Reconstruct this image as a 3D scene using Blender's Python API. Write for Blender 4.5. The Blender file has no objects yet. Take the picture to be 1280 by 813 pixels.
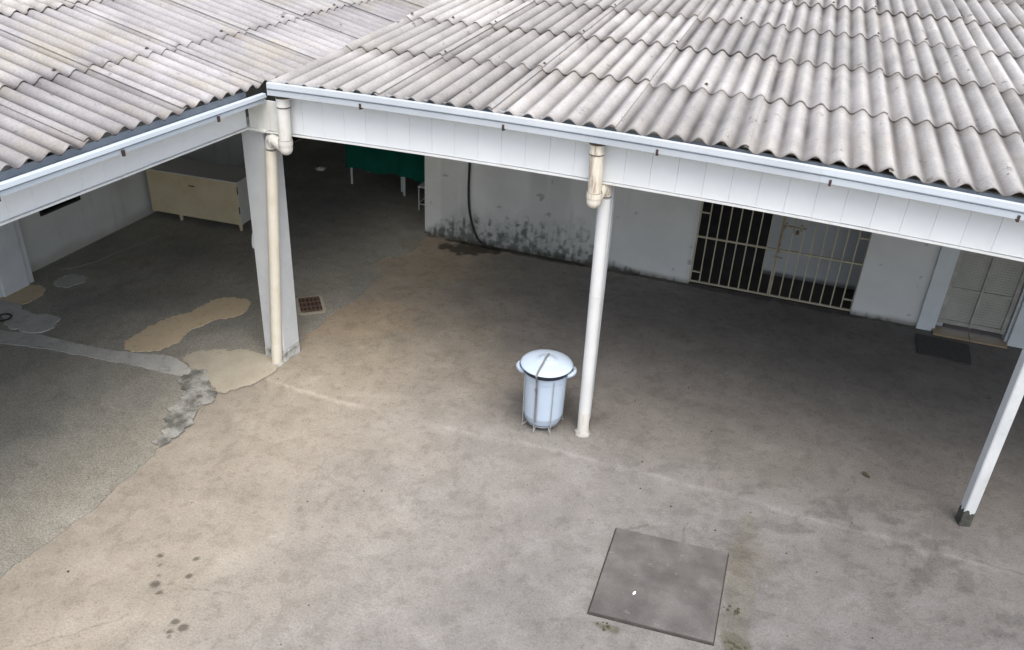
import bpy, bmesh, math, random
import numpy as np
from mathutils import Vector, Matrix

random.seed(7)
RNG = np.random.RandomState(11)
SC = bpy.context.scene
COL = SC.collection
R = math.radians

# ------------------------------------------------------------------ camera, sky, sun, exposure
cam = bpy.data.cameras.new('camera')
cam.sensor_width = 36.0
cam.lens = 36.0 * 1058.98 / 1280.0
cam.clip_start = 0.05
cam.clip_end = 500
cam_ob = bpy.data.objects.new('camera', cam)
COL.objects.link(cam_ob)
right = Vector((0.9417, 0.3340, 0.0467)); down = Vector((0.2020, -0.4480, -0.8710))
fwd = Vector((-0.2700, 0.8300, -0.4888)).normalized()
right = (right - fwd * right.dot(fwd)).normalized()
up = right.cross(fwd).normalized()
mw = Matrix((right, up, -fwd)).transposed().to_4x4()
mw.translation = Vector((4.52, -6.172, 4.65))
cam_ob.matrix_world = mw
SC.camera = cam_ob

SUN_EL, SUN_AZ = 64.0, 150.0      # azimuth clockwise from +Y: the soft light comes over the right shoulder
w = bpy.data.worlds.new('World'); SC.world = w; w.use_nodes = True
nt = w.node_tree
bg = nt.nodes['Background']
sky = nt.nodes.new('ShaderNodeTexSky'); sky.sky_type = 'NISHITA'; sky.sun_disc = False
sky.sun_elevation = R(SUN_EL); sky.sun_rotation = R(SUN_AZ)
sky.air_density = 1.0; sky.dust_density = 4.0; sky.ozone_density = 1.0
hsv = nt.nodes.new('ShaderNodeHueSaturation'); hsv.inputs['Saturation'].default_value = 0.72     # a bright overcast sky, not a blue one
nt.links.new(sky.outputs[0], hsv.inputs['Color']); nt.links.new(hsv.outputs[0], bg.inputs['Color'])
bg.inputs['Strength'].default_value = 0.12
sun = bpy.data.lights.new('sun', 'SUN'); sun.energy = 0.9; sun.angle = R(55); sun.color = (1.0, 0.95, 0.88)
sun_ob = bpy.data.objects.new('sun', sun); COL.objects.link(sun_ob)
sd = Vector((math.sin(R(SUN_AZ)) * math.cos(R(SUN_EL)), math.cos(R(SUN_AZ)) * math.cos(R(SUN_EL)), math.sin(R(SUN_EL))))
sun_ob.rotation_euler = sd.to_track_quat('Z', 'Y').to_euler()
SC.view_settings.view_transform = 'Standard'; SC.view_settings.look = 'None'
SC.view_settings.exposure = 1.3; SC.view_settings.gamma = 1.0
SC.view_settings.use_curve_mapping = False

# ------------------------------------------------------------------ materials
def mat(name, cols, scale=4.0, detail=6.0, rough=0.8, bump=0.0, bscale=60.0, coord='pos', stretch=(1, 1, 1),
        spot=None, attr=None, rand=0.0, metallic=0.0, speck=None, layer=None, spec=0.3):
    """cols: colour ramp [(pos, rgb)] over a fractal noise; spot: (scale, lo, hi, rgb, amount) second noise;
    speck: (scale, rgb dark, rgb light, amount) fine grain; layer: like spot with its own stretch"""
    m = bpy.data.materials.new(name); m.use_nodes = True
    t = m.node_tree; N = t.nodes; L = t.links
    b = N['Principled BSDF']
    b.inputs['Metallic'].default_value = metallic
    b.inputs['Specular IOR Level'].default_value = spec
    if coord == 'pos':
        src = N.new('ShaderNodeNewGeometry').outputs['Position']
    elif coord == 'uv':
        src = N.new('ShaderNodeTexCoord').outputs['UV']
    else:
        src = N.new('ShaderNodeTexCoord').outputs['Object']
    oi = None
    if rand or coord != 'pos':
        oi = N.new('ShaderNodeObjectInfo')
        ad = N.new('ShaderNodeVectorMath'); ad.operation = 'ADD'
        ml = N.new('ShaderNodeMath'); ml.operation = 'MULTIPLY'; ml.inputs[1].default_value = 37.0
        L.new(oi.outputs['Random'], ml.inputs[0]); L.new(src, ad.inputs[0]); L.new(ml.outputs[0], ad.inputs[1])
        if coord != 'pos': src = ad.outputs[0]
    def mapped(st):
        mp = N.new('ShaderNodeMapping'); mp.inputs['Scale'].default_value = st
        L.new(src, mp.inputs['Vector']); return mp.outputs[0]
    base = mapped(stretch)
    def noise(sc, det, vec, rgh=0.6):
        n = N.new('ShaderNodeTexNoise'); n.inputs['Scale'].default_value = sc
        n.inputs['Detail'].default_value = det; n.inputs['Roughness'].default_value = rgh
        L.new(vec, n.inputs['Vector']); return n.outputs['Fac']
    def ramp(fac, pts):
        r = N.new('ShaderNodeValToRGB'); e = r.color_ramp.elements
        while len(e) < len(pts): e.new(0.5)
        for q, (p, c) in zip(e, pts):
            q.position = p; q.color = (*c, 1) if len(c) == 3 else c
        L.new(fac, r.inputs[0]); return r.outputs[0]
    def mix(a, bcol, fac, mode='MIX'):
        x = N.new('ShaderNodeMix'); x.data_type = 'RGBA'; x.blend_type = mode
        if isinstance(fac, float): x.inputs[0].default_value = fac
        else: L.new(fac, x.inputs[0])
        for s, v in ((6, a), (7, bcol)):
            if isinstance(v, tuple): x.inputs[s].default_value = (*v, 1)
            else: L.new(v, x.inputs[s])
        return x.outputs[2]
    c = ramp(noise(scale, detail, base), cols)
    for ly in ([spot] if spot else []) + (layer or []):
        sc_, lo, hi, rgb, amt = ly[:5]
        v = mapped(ly[5]) if len(ly) > 5 else base
        f = ramp(noise(sc_, 7, v, 0.65), [(lo, (0, 0, 0)), (hi, (amt,) * 3)])
        c = mix(c, rgb, f)
    if speck:
        sc_, dk, lt, amt = speck
        f = noise(sc_, 2, src if coord == 'pos' else base)
        c = mix(c, ramp(f, [(0.36, dk), (0.5, (1, 1, 1)), (0.64, lt)]), amt, 'MULTIPLY')
    if attr:
        a = N.new('ShaderNodeAttribute'); a.attribute_name = attr
        c = mix(c, a.outputs['Color'], 1.0, 'MULTIPLY')
    if rand:
        r = ramp(oi.outputs['Random'], [(0, (1 - rand,) * 3), (1, (1 + rand * 0.3,) * 3)])
        c = mix(c, r, 1.0, 'MULTIPLY')
    L.new(c, b.inputs['Base Color'])
    b.inputs['Roughness'].default_value = rough
    if bump:
        bn = N.new('ShaderNodeBump'); bn.inputs['Strength'].default_value = 1.0; bn.inputs['Distance'].default_value = bump
        L.new(noise(bscale, 6, base), bn.inputs['Height']); L.new(bn.outputs[0], b.inputs['Normal'])
    m['mix'] = 1
    return m

M = {}
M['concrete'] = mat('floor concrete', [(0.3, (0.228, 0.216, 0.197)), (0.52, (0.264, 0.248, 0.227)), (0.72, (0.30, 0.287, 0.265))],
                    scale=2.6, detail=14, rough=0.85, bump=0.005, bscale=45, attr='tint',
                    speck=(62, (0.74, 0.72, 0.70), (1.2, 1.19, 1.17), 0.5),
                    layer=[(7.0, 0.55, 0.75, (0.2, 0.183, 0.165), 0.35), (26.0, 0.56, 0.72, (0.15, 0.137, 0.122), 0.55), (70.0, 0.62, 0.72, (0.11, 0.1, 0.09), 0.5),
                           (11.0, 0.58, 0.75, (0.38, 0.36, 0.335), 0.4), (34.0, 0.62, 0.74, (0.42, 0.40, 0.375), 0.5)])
M['terrazzo'] = mat('terrazzo', [(0.3, (0.235, 0.222, 0.185)), (0.55, (0.285, 0.272, 0.232)), (0.75, (0.33, 0.318, 0.28))],
                    scale=1.3, detail=6, rough=0.7, bump=0.002, bscale=90,
                    speck=(85, (0.56, 0.55, 0.53), (1.5, 1.5, 1.48), 0.62),
                    layer=[(5.0, 0.5, 0.75, (0.13, 0.12, 0.095), 0.5), (0.9, 0.45, 0.65, (0.17, 0.175, 0.165), 0.6)])
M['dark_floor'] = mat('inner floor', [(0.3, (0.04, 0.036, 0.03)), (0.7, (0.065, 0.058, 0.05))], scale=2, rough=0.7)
M['patch_tan'] = mat('tan cement', [(0.3, (0.46, 0.37, 0.24)), (0.7, (0.58, 0.485, 0.34))], scale=3, rough=0.9, bump=0.002,
                     layer=[(3.0, 0.5, 0.8, (0.36, 0.26, 0.14), 0.6), (14.0, 0.56, 0.7, (0.30, 0.24, 0.16), 0.5), (10.0, 0.6, 0.75, (0.62, 0.54, 0.41), 0.5, (1, 3, 1))], speck=(120, (0.8, 0.8, 0.8), (1.1, 1.1, 1.1), 0.6))
M['patch_cream'] = mat('cream cement', [(0.3, (0.34, 0.305, 0.235)), (0.7, (0.42, 0.39, 0.32))], scale=4, rough=0.9, bump=0.002,
                       layer=[(4.0, 0.55, 0.8, (0.28, 0.23, 0.16), 0.6), (16.0, 0.58, 0.7, (0.25, 0.22, 0.165), 0.5), (9.0, 0.62, 0.72, (0.46, 0.44, 0.39), 0.5)], speck=(120, (0.85, 0.85, 0.85), (1.1, 1.1, 1.1), 0.6))
M['patch_grey'] = mat('grey cement', [(0.3, (0.37, 0.365, 0.335)), (0.7, (0.47, 0.46, 0.43))], scale=5, rough=0.9, bump=0.003,
                      layer=[(6.0, 0.52, 0.7, (0.22, 0.215, 0.195), 0.6), (20.0, 0.58, 0.7, (0.2, 0.195, 0.175), 0.6)], speck=(110, (0.75, 0.75, 0.75), (1.15, 1.15, 1.15), 0.7))
M['patch_dark'] = mat('broken grey cement', [(0.38, (0.13, 0.13, 0.115)), (0.55, (0.33, 0.33, 0.3)), (0.7, (0.40, 0.395, 0.36))], scale=6, rough=0.95, bump=0.012, bscale=22,
                      speck=(110, (0.6, 0.6, 0.6), (1.2, 1.2, 1.2), 0.8))
M['earth'] = mat('earth', [(0.3, (0.13, 0.1, 0.08)), (0.7, (0.22, 0.18, 0.15))], scale=1.2, rough=0.95)
WALLC = [(0.3, (0.52, 0.53, 0.51)), (0.7, (0.61, 0.62, 0.60))]
M['wall'] = mat('wall paint', WALLC, scale=1.6, rough=0.8, bump=0.003, bscale=25, attr='tint',
                layer=[(3.0, 0.6, 0.85, (0.40, 0.42, 0.41), 0.5, (4, 4, 0.5))])
M['column'] = mat('column paint', [(0.3, (0.50, 0.525, 0.535)), (0.7, (0.59, 0.615, 0.625))], scale=3, rough=0.75, bump=0.004, bscale=20,
                  layer=[(5.0, 0.58, 0.75, (0.42, 0.43, 0.41), 0.55, (3, 3, 0.7)), (18.0, 0.64, 0.72, (0.3, 0.29, 0.26), 0.7)])
M['column_base'] = mat('stained column foot', [(0.32, (0.2, 0.2, 0.18)), (0.5, (0.46, 0.47, 0.45)), (0.62, (0.6, 0.615, 0.61))], scale=11, rough=0.9, bump=0.006)
M['post_foot'] = mat('bare dark foot', [(0.3, (0.035, 0.036, 0.033)), (0.7, (0.09, 0.09, 0.08))], scale=16, rough=0.95, bump=0.008)
M['pvc'] = mat('white lining board', [(0.3, (0.74, 0.77, 0.775)), (0.7, (0.79, 0.815, 0.82))], scale=2.5, rough=0.45, rand=0.025,
               layer=[(5.0, 0.62, 0.85, (0.6, 0.62, 0.58), 0.35, (4, 4, 0.4))])
M['pvc_dirty'] = mat('weathered lining', [(0.3, (0.6, 0.6, 0.54)), (0.7, (0.74, 0.755, 0.73))], scale=5, rough=0.55,
                     layer=[(4.0, 0.5, 0.75, (0.5, 0.49, 0.4), 0.6, (5, 5, 0.6))])
M['trim'] = mat('lining trim', [(0.3, (0.66, 0.67, 0.65)), (0.7, (0.76, 0.78, 0.77))], scale=6, rough=0.5,
                layer=[(9.0, 0.6, 0.75, (0.42, 0.38, 0.3), 0.6)])
M['gutter_old'] = mat('older gutter metal', [(0.3, (0.40, 0.44, 0.475)), (0.7, (0.48, 0.52, 0.555))], scale=2, rough=0.45, spec=0.4,
                  layer=[(7.0, 0.58, 0.8, (0.33, 0.35, 0.36), 0.5, (1, 1, 3))])
M['gutter'] = mat('painted gutter metal', [(0.3, (0.42, 0.475, 0.525)), (0.7, (0.49, 0.545, 0.59))], scale=2, rough=0.38, metallic=0.0, spec=0.5,
                  layer=[(7.0, 0.62, 0.8, (0.42, 0.45, 0.47), 0.5, (1, 1, 3))])
M['gutter_in'] = mat('gutter inside', [(0.3, (0.16, 0.165, 0.17)), (0.7, (0.3, 0.31, 0.32))], scale=8, rough=0.7)
M['rust'] = mat('rusty bracket', [(0.3, (0.03, 0.025, 0.025)), (0.7, (0.08, 0.05, 0.042))], scale=30, rough=0.9)
M['pipe'] = mat('aged plastic pipe', [(0.3, (0.62, 0.58, 0.47)), (0.7, (0.73, 0.70, 0.61))], scale=4, rough=0.5, coord='obj',
                layer=[(9.0, 0.6, 0.75, (0.42, 0.32, 0.2), 0.6, (3, 3, 0.35))])
M['pipe_cream'] = mat('dirty white pipe', [(0.3, (0.58, 0.57, 0.52)), (0.7, (0.69, 0.685, 0.65))], scale=4, rough=0.5, coord='obj',
                      layer=[(9.0, 0.58, 0.75, (0.4, 0.34, 0.25), 0.6, (3, 3, 0.5))])
M['pipe_white'] = mat('white pipe', [(0.3, (0.60, 0.615, 0.61)), (0.7, (0.70, 0.715, 0.71))], scale=3, rough=0.5, coord='obj',
                      layer=[(16.0, 0.66, 0.76, (0.3, 0.28, 0.24), 0.6)])
M['pipe_stained'] = mat('peeling brown stained pipe', [(0.3, (0.56, 0.49, 0.37)), (0.5, (0.68, 0.64, 0.54)), (0.7, (0.74, 0.715, 0.64))], scale=7, rough=0.6,
                        coord='obj', stretch=(6, 6, 0.8), layer=[(5.0, 0.56, 0.66, (0.27, 0.18, 0.11), 0.8, (4, 4, 0.45))])
M['grime'] = mat('black grime', [(0.3, (0.05, 0.045, 0.035)), (0.7, (0.16, 0.13, 0.1))], scale=25, rough=0.95)
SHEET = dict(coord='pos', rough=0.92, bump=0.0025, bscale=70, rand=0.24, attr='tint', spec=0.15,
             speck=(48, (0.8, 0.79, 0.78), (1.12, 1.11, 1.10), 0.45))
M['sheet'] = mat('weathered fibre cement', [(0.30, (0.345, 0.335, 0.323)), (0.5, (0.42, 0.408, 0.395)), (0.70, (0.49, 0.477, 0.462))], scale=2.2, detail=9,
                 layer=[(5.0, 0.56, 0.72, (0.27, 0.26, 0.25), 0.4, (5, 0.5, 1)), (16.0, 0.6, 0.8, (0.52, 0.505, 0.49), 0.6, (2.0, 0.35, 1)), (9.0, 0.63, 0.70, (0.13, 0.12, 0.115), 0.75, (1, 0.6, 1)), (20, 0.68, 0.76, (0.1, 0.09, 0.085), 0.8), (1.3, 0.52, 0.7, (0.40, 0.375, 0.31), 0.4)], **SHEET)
M['sheet_left'] = mat('weathered grey fibre cement', [(0.30, (0.29, 0.284, 0.29)), (0.5, (0.36, 0.353, 0.359)), (0.70, (0.43, 0.423, 0.425))], scale=2.2, detail=9,
                      layer=[(5.0, 0.56, 0.72, (0.25, 0.243, 0.248), 0.4, (0.5, 5, 1)), (16.0, 0.6, 0.8, (0.49, 0.48, 0.475), 0.6, (0.35, 2.0, 1)), (9.0, 0.63, 0.70, (0.13, 0.12, 0.12), 0.75, (0.6, 1, 1)), (20, 0.68, 0.76, (0.1, 0.09, 0.085), 0.8), (1.2, 0.5, 0.66, (0.385, 0.355, 0.28), 0.55)], **SHEET)
M['darkened'] = mat('darkened sheet underside', [(0.3, (0.10, 0.095, 0.09)), (0.7, (0.17, 0.16, 0.15))], scale=3, rough=0.95)  # dark tone set to cut bounced light and deepen shade under the roofs
M['bolt'] = mat('rusty bolt', [(0.3, (0.04, 0.03, 0.025)), (0.7, (0.1, 0.07, 0.05))], scale=40, rough=0.9)
M['slab'] = mat('grey slab', [(0.34, (0.088, 0.082, 0.078)), (0.5, (0.112, 0.105, 0.10)), (0.66, (0.145, 0.137, 0.131))], scale=4.5, detail=14, rough=0.8, bump=0.003,
                speck=(160, (0.75, 0.75, 0.75), (1.15, 1.15, 1.15), 0.7), layer=[(6.0, 0.57, 0.72, (0.10, 0.09, 0.08), 0.6), (13.0, 0.62, 0.72, (0.21, 0.213, 0.217), 0.6), (45.0, 0.6, 0.7, (0.09, 0.085, 0.08), 0.6)])
M['gap'] = mat('dark joint', [(0.3, (0.03, 0.028, 0.025)), (0.7, (0.06, 0.055, 0.05))], scale=20, rough=1)
M['enamel'] = mat('white enamel', [(0.3, (0.45, 0.545, 0.66)), (0.7, (0.50, 0.595, 0.705))], scale=3, rough=0.28, spec=0.5, coord='obj',
                  layer=[(12.0, 0.66, 0.78, (0.5, 0.52, 0.52), 0.5)])
M['rim'] = mat('dark enamel rim', [(0.3, (0.02, 0.025, 0.04)), (0.7, (0.04, 0.045, 0.06))], scale=9, rough=0.35)
M['wire'] = mat('grey wire', [(0.3, (0.28, 0.29, 0.29)), (0.7, (0.42, 0.43, 0.43))], scale=20, rough=0.5, metallic=0.3)
M['strap'] = mat('dark strap', [(0.3, (0.13, 0.13, 0.13)), (0.7, (0.22, 0.22, 0.22))], scale=20, rough=0.7)
M['gate'] = mat('cream gate paint', [(0.3, (0.32, 0.29, 0.205)), (0.7, (0.41, 0.38, 0.285))], scale=6, rough=0.6,
                layer=[(14.0, 0.62, 0.74, (0.22, 0.13, 0.07), 0.7)])
M['gate_rust'] = mat('rusty bolt paint', [(0.3, (0.17, 0.13, 0.09)), (0.7, (0.36, 0.32, 0.23))], scale=18, rough=0.85)
M['door'] = mat('cream door paint', [(0.3, (0.34, 0.34, 0.30)), (0.7, (0.42, 0.42, 0.375))], scale=4, rough=0.7, bump=0.002, bscale=30,
                layer=[(6.0, 0.6, 0.8, (0.2, 0.2, 0.18), 0.5)])
M['door_rail'] = mat('worn door rail', [(0.3, (0.25, 0.245, 0.215)), (0.7, (0.40, 0.395, 0.355))], scale=9, rough=0.75)
M['tile'] = mat('sand tile', [(0.3, (0.25, 0.19, 0.115)), (0.7, (0.31, 0.24, 0.155))], scale=5, rough=0.5)
M['mat'] = mat('dark mat', [(0.3, (0.045, 0.042, 0.04)), (0.7, (0.07, 0.066, 0.062))], scale=30, rough=1, bump=0.01, bscale=120)
M['jamb'] = mat('pale jamb', [(0.3, (0.50, 0.535, 0.54)), (0.7, (0.57, 0.605, 0.61))], scale=4, rough=0.7)
M['cabinet'] = mat('cream cabinet paint', [(0.3, (0.50, 0.42, 0.26)), (0.7, (0.60, 0.53, 0.37))], scale=3, rough=0.5,
                   layer=[(4.0, 0.55, 0.75, (0.44, 0.34, 0.18), 0.5), (9.0, 0.64, 0.78, (0.25, 0.22, 0.15), 0.5)])
M['cabinet_grey'] = mat('grey cabinet paint', [(0.3, (0.52, 0.51, 0.475)), (0.7, (0.6, 0.59, 0.55))], scale=3, rough=0.5)
M['black'] = mat('black rubber', [(0.3, (0.012, 0.012, 0.012)), (0.7, (0.03, 0.03, 0.03))], scale=20, rough=0.6)
M['green'] = mat('green cloth', [(0.3, (0.0, 0.085, 0.055)), (0.7, (0.003, 0.12, 0.08))], scale=3, rough=0.85, bump=0.01, bscale=6)
M['white_metal'] = mat('white metal', [(0.3, (0.6, 0.62, 0.62)), (0.7, (0.7, 0.72, 0.72))], scale=6, rough=0.5)
M['iron'] = mat('rusty iron', [(0.3, (0.09, 0.05, 0.035)), (0.7, (0.19, 0.115, 0.085))], scale=25, rough=0.9)
M['paper'] = mat('white paper', [(0.3, (0.78, 0.8, 0.78)), (0.7, (0.85, 0.86, 0.84))], scale=9, rough=0.9)
M['leaf'] = mat('dry leaf', [(0.3, (0.035, 0.03, 0.02)), (0.7, (0.08, 0.06, 0.04))], scale=30, rough=0.9)
M['moss'] = mat('moss', [(0.3, (0.04, 0.042, 0.022)), (0.7, (0.085, 0.082, 0.05))], scale=30, rough=1)
M['inner_wall'] = mat('inner wall paint', [(0.3, (0.40, 0.42, 0.42)), (0.7, (0.5, 0.52, 0.52))], scale=2, rough=0.85, attr='tint')
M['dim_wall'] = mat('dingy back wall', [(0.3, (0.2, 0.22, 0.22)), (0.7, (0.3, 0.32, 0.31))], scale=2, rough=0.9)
M['wood'] = mat('dark red wood', [(0.3, (0.07, 0.035, 0.025)), (0.7, (0.12, 0.06, 0.04))], scale=5, rough=0.7)
M['timber'] = mat('roof timber', [(0.3, (0.16, 0.11, 0.07)), (0.7, (0.25, 0.18, 0.12))], scale=5, rough=0.85, stretch=(1, 1, 6))
M['glass'] = mat('dark louvre glass', [(0.3, (0.02, 0.022, 0.025)), (0.7, (0.04, 0.042, 0.045))], scale=3, rough=0.15, spec=0.5)

# ------------------------------------------------------------------ helpers
def link(name, me, parent=None, loc=(0, 0, 0), rot=(0, 0, 0)):
    o = bpy.data.objects.new(name, me); COL.objects.link(o)
    o.location = loc; o.rotation_euler = rot
    if parent: o.parent = parent
    return o
def tag(o, label, cat, group=None):
    o['label'] = label; o['category'] = cat
    if group: o['group'] = group
    return o
def thing(name, label, cat, loc=(0, 0, 0), rz=0.0, group=None):
    return tag(link(name, None, None, loc, (0, 0, rz)), label, cat, group)
def copy_of(o, parent=None, loc=None):
    c = o.copy(); COL.objects.link(c)
    if parent: c.parent = parent
    if loc is not None: c.location = loc
    return c
class MB:
    def __init__(s): s.bm = bmesh.new()
    def box(s, x0, x1, y0, y1, z0, z1, bev=0.0, m=None):
        b = bmesh.new()
        bmesh.ops.create_cube(b, size=1.0)
        for v in b.verts:
            v.co = Vector(((x0 + x1) / 2 + v.co.x * (x1 - x0), (y0 + y1) / 2 + v.co.y * (y1 - y0), (z0 + z1) / 2 + v.co.z * (z1 - z0)))
        if bev: bmesh.ops.bevel(b, geom=list(b.edges), offset=bev, segments=1, affect='EDGES', profile=0.7)
        if m: bmesh.ops.transform(b, matrix=m, verts=b.verts)
        s.merge(b); return s
    def merge(s, b):
        me = bpy.data.meshes.new('t'); b.to_mesh(me); b.free(); s.bm.from_mesh(me); bpy.data.meshes.remove(me)
    def tube(s, pts, r, seg=12, cap=True):
        pts = [Vector(p) for p in pts]; rings = []
        rr = r if isinstance(r, (list, tuple)) else [r] * len(pts)
        ref = None
        for i, p in enumerate(pts):
            d = (pts[min(i + 1, len(pts) - 1)] - pts[max(i - 1, 0)]).normalized()
            if ref is None: ref = d.orthogonal().normalized()
            ref = (ref - d * ref.dot(d)).normalized(); q = d.cross(ref)
            rings.append([s.bm.verts.new(p + (ref * math.cos(a) + q * math.sin(a)) * rr[i]) for a in [2 * math.pi * k / seg for k in range(seg)]])
        for a, b in zip(rings, rings[1:]):
            for k in range(seg):
                f = s.bm.faces.new((a[k], a[(k + 1) % seg], b[(k + 1) % seg], b[k])); f.smooth = True
        if cap:
            for rg_, rev in ((rings[0], True), (rings[-1], False)):
                q_ = [s.bm.verts.new(v.co) for v in rg_]
                s.bm.faces.new(q_[::-1] if rev else q_)
        return s
    def lathe(s, prof, seg=40, c=(0, 0, 0), closed=False):
        rings = []
        for r, z in prof:
            if r < 1e-5: rings.append([s.bm.verts.new((c[0], c[1], c[2] + z))])
            else: rings.append([s.bm.verts.new((c[0] + r * math.cos(2 * math.pi * k / seg), c[1] + r * math.sin(2 * math.pi * k / seg), c[2] + z)) for k in range(seg)])
        for a, b in zip(rings, rings[1:]):
            for k in range(seg):
                k2 = (k + 1) % seg
                vs = [a[k % len(a)], a[k2 % len(a)], b[k2 % len(b)], b[k % len(b)]]
                u = []
                for v in vs:
                    if v not in u: u.append(v)
                if len(u) > 2:
                    f = s.bm.faces.new(u); f.smooth = True
        return s
    def prism(s, prof, x0, x1, axis='x', zf=None, n=1):
        """closed 2-D profile [(y, z)] swept along x; zf(x) gives a height offset"""
        rings = []
        for i in range(n + 1):
            x = x0 + (x1 - x0) * i / n; dz = zf(x) if zf else 0.0
            rings.append([s.bm.verts.new((x, y, z + dz)) for y, z in prof])
        k = len(prof)
        for a, b in zip(rings, rings[1:]):
            for i in range(k): s.bm.faces.new((a[i], a[(i + 1) % k], b[(i + 1) % k], b[i]))
        s.bm.faces.new(list(reversed(rings[0]))); s.bm.faces.new(rings[-1])
        return s
    def mesh(s, name, m):
        bmesh.ops.recalc_face_normals(s.bm, faces=s.bm.faces)
        me = bpy.data.meshes.new(name); s.bm.to_mesh(me); s.bm.free(); me.materials.append(m); return me
    def obj(s, name, m, parent=None, loc=(0, 0, 0), rot=(0, 0, 0)):
        return link(name, s.mesh(name, m), parent, loc, rot)

def vnoise(x, y, scale, seed, octv=4):
    """value noise on numpy arrays, about 0..1"""
    out = np.zeros_like(x); amp = 1.0; tot = 0.0
    for o in range(octv):
        g = np.random.RandomState(seed + o * 17).rand(128, 128)
        u = x * scale + 57.3 + o * 9.1; v = y * scale + 31.7 + o * 5.3
        i = np.floor(u).astype(int); j = np.floor(v).astype(int); fu = u - i; fv = v - j
        fu = fu * fu * (3 - 2 * fu); fv = fv * fv * (3 - 2 * fv)
        i0 = i % 128; i1 = (i + 1) % 128; j0 = j % 128; j1 = (j + 1) % 128
        out += amp * ((g[i0, j0] * (1 - fu) + g[i1, j0] * fu) * (1 - fv) + (g[i0, j1] * (1 - fu) + g[i1, j1] * fu) * fv)
        tot += amp; amp *= 0.5; scale *= 2.0
    return out / tot
def sstep(a, b, x):
    t = np.clip((x - a) / (b - a), 0, 1); return t * t * (3 - 2 * t)
def set_tint(me, col):
    a = me.color_attributes.new('tint', 'FLOAT_COLOR', 'POINT')
    c = np.ones((len(me.vertices), 4), np.float32); c[:, :3] = col
    a.data.foreach_set('color', c.ravel())
def grid_mesh(name, m, P, nu, nv, tint=None):
    """P: (nu*nv, 3) points, row-major in u"""
    idx = np.arange(nu * nv).reshape(nv, nu)
    f = np.stack([idx[:-1, :-1], idx[:-1, 1:], idx[1:, 1:], idx[1:, :-1]], -1).reshape(-1, 4)
    me = bpy.data.meshes.new(name)
    me.vertices.add(nu * nv); me.vertices.foreach_set('co', np.asarray(P, np.float32).ravel())
    me.loops.add(f.size); me.loops.foreach_set('vertex_index', f.ravel().astype(np.int32))
    me.polygons.add(len(f)); me.polygons.foreach_set('loop_start', np.arange(0, f.size, 4, dtype=np.int32))
    me.update(calc_edges=True); me.validate()
    me.polygons.foreach_set('use_smooth', np.ones(len(f), bool))
    me.materials.append(m)
    if tint is not None: set_tint(me, tint)
    return me
def smooth_outline(pts, n=5, jit=0.0, seed=1, closed=True):
    r = random.Random(seed); out = []; k = len(pts)
    for i in range(k if closed else k - 1):
        p = [Vector(pts[(i + j) % k] if closed else pts[min(max(i + j, 0), k - 1)]).to_2d() for j in (-1, 0, 1, 2)]
        for s in range(n):
            t = s / n
            q = 0.5 * ((2 * p[1]) + (p[2] - p[0]) * t + (2 * p[0] - 5 * p[1] + 4 * p[2] - p[3]) * t * t + (-p[0] + 3 * p[1] - 3 * p[2] + p[3]) * t ** 3)
            out.append((q.x + r.uniform(-jit, jit), q.y + r.uniform(-jit, jit)))
    if not closed: out.append(tuple(pts[-1]))
    return out
def ragged(pts, amp, step=0.015, seed=1, closed=True):
    out = []; k = len(pts)
    for i in range(k if closed else k - 1):
        a = Vector(pts[i]).to_2d(); b_ = Vector(pts[(i + 1) % k]).to_2d(); L = (b_ - a).length
        n = max(1, int(L / step)); nrm = Vector((-(b_ - a).y, (b_ - a).x)) / max(L, 1e-6)
        for j in range(n):
            p = a + (b_ - a) * (j / n)
            d = vnoise(np.array([p.x]), np.array([p.y]), 7.0, seed, 5)[0] - 0.5 + 0.5 * (vnoise(np.array([p.x]), np.array([p.y]), 30.0, seed + 3, 2)[0] - 0.5)
            out.append(tuple(p + nrm * d * 2 * amp))
    return out
def flat(name, pts, z, m, thick=0.004, parent=None):
    b = bmesh.new(); top = [b.verts.new((x, y, z)) for x, y in pts]; bot = [b.verts.new((x, y, z - thick)) for x, y in pts]
    b.faces.new(top); k = len(pts)
    for i in range(k): b.faces.new((top[i], bot[i], bot[(i + 1) % k], top[(i + 1) % k]))
    bmesh.ops.recalc_face_normals(b, faces=b.faces)
    bmesh.ops.triangulate(b, faces=[f for f in b.faces if len(f.verts) > 4])
    me = bpy.data.meshes.new(name); b.to_mesh(me); b.free(); me.materials.append(m)
    return link(name, me, parent)
def structure(o): o['kind'] = 'structure'; return o

# ------------------------------------------------------------------ ground, floors
g = bmesh.new()
for s in ((-200, -200), (200, -200), (200, 200), (-200, 200)): g.verts.new((s[0], s[1], -0.06))
g.faces.new(g.verts); me = bpy.data.meshes.new('ground'); g.to_mesh(me); g.free(); me.materials.append(M['earth'])
structure(link('ground', me))

# concrete yard: a fine grid whose colour attribute carries stains, drip line and mould plus broad tones standing in for the uneven light
X0, X1, Y0, Y1 = -0.35, 8.2, -4.2, 3.72
nu = int((X1 - X0) / 0.0145); nv = int((Y1 - Y0) / 0.0155)
gx, gy = np.meshgrid(np.linspace(X0, X1, nu), np.linspace(Y0, Y1, nv)); gx = gx.ravel(); gy = gy.ravel()
tint = np.ones((nu * nv, 3))
def paint(mask, rgb): tint[:] = tint * (1 - mask[:, None]) + tint * np.array(rgb) * mask[:, None]
n1 = vnoise(gx, gy, 0.55, 1); n2 = vnoise(gx, gy, 2.2, 2); n3 = vnoise(gx, gy, 9.0, 3, 3)
paint(sstep(0.46, 0.60, vnoise(gx, gy, 5.5, 33, 5)) * 0.30, (0.80, 0.795, 0.79)); paint(sstep(0.60, 0.66, vnoise(gx, gy, 16.0, 34, 3)) * 0.35, (0.68, 0.66, 0.64))
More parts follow.
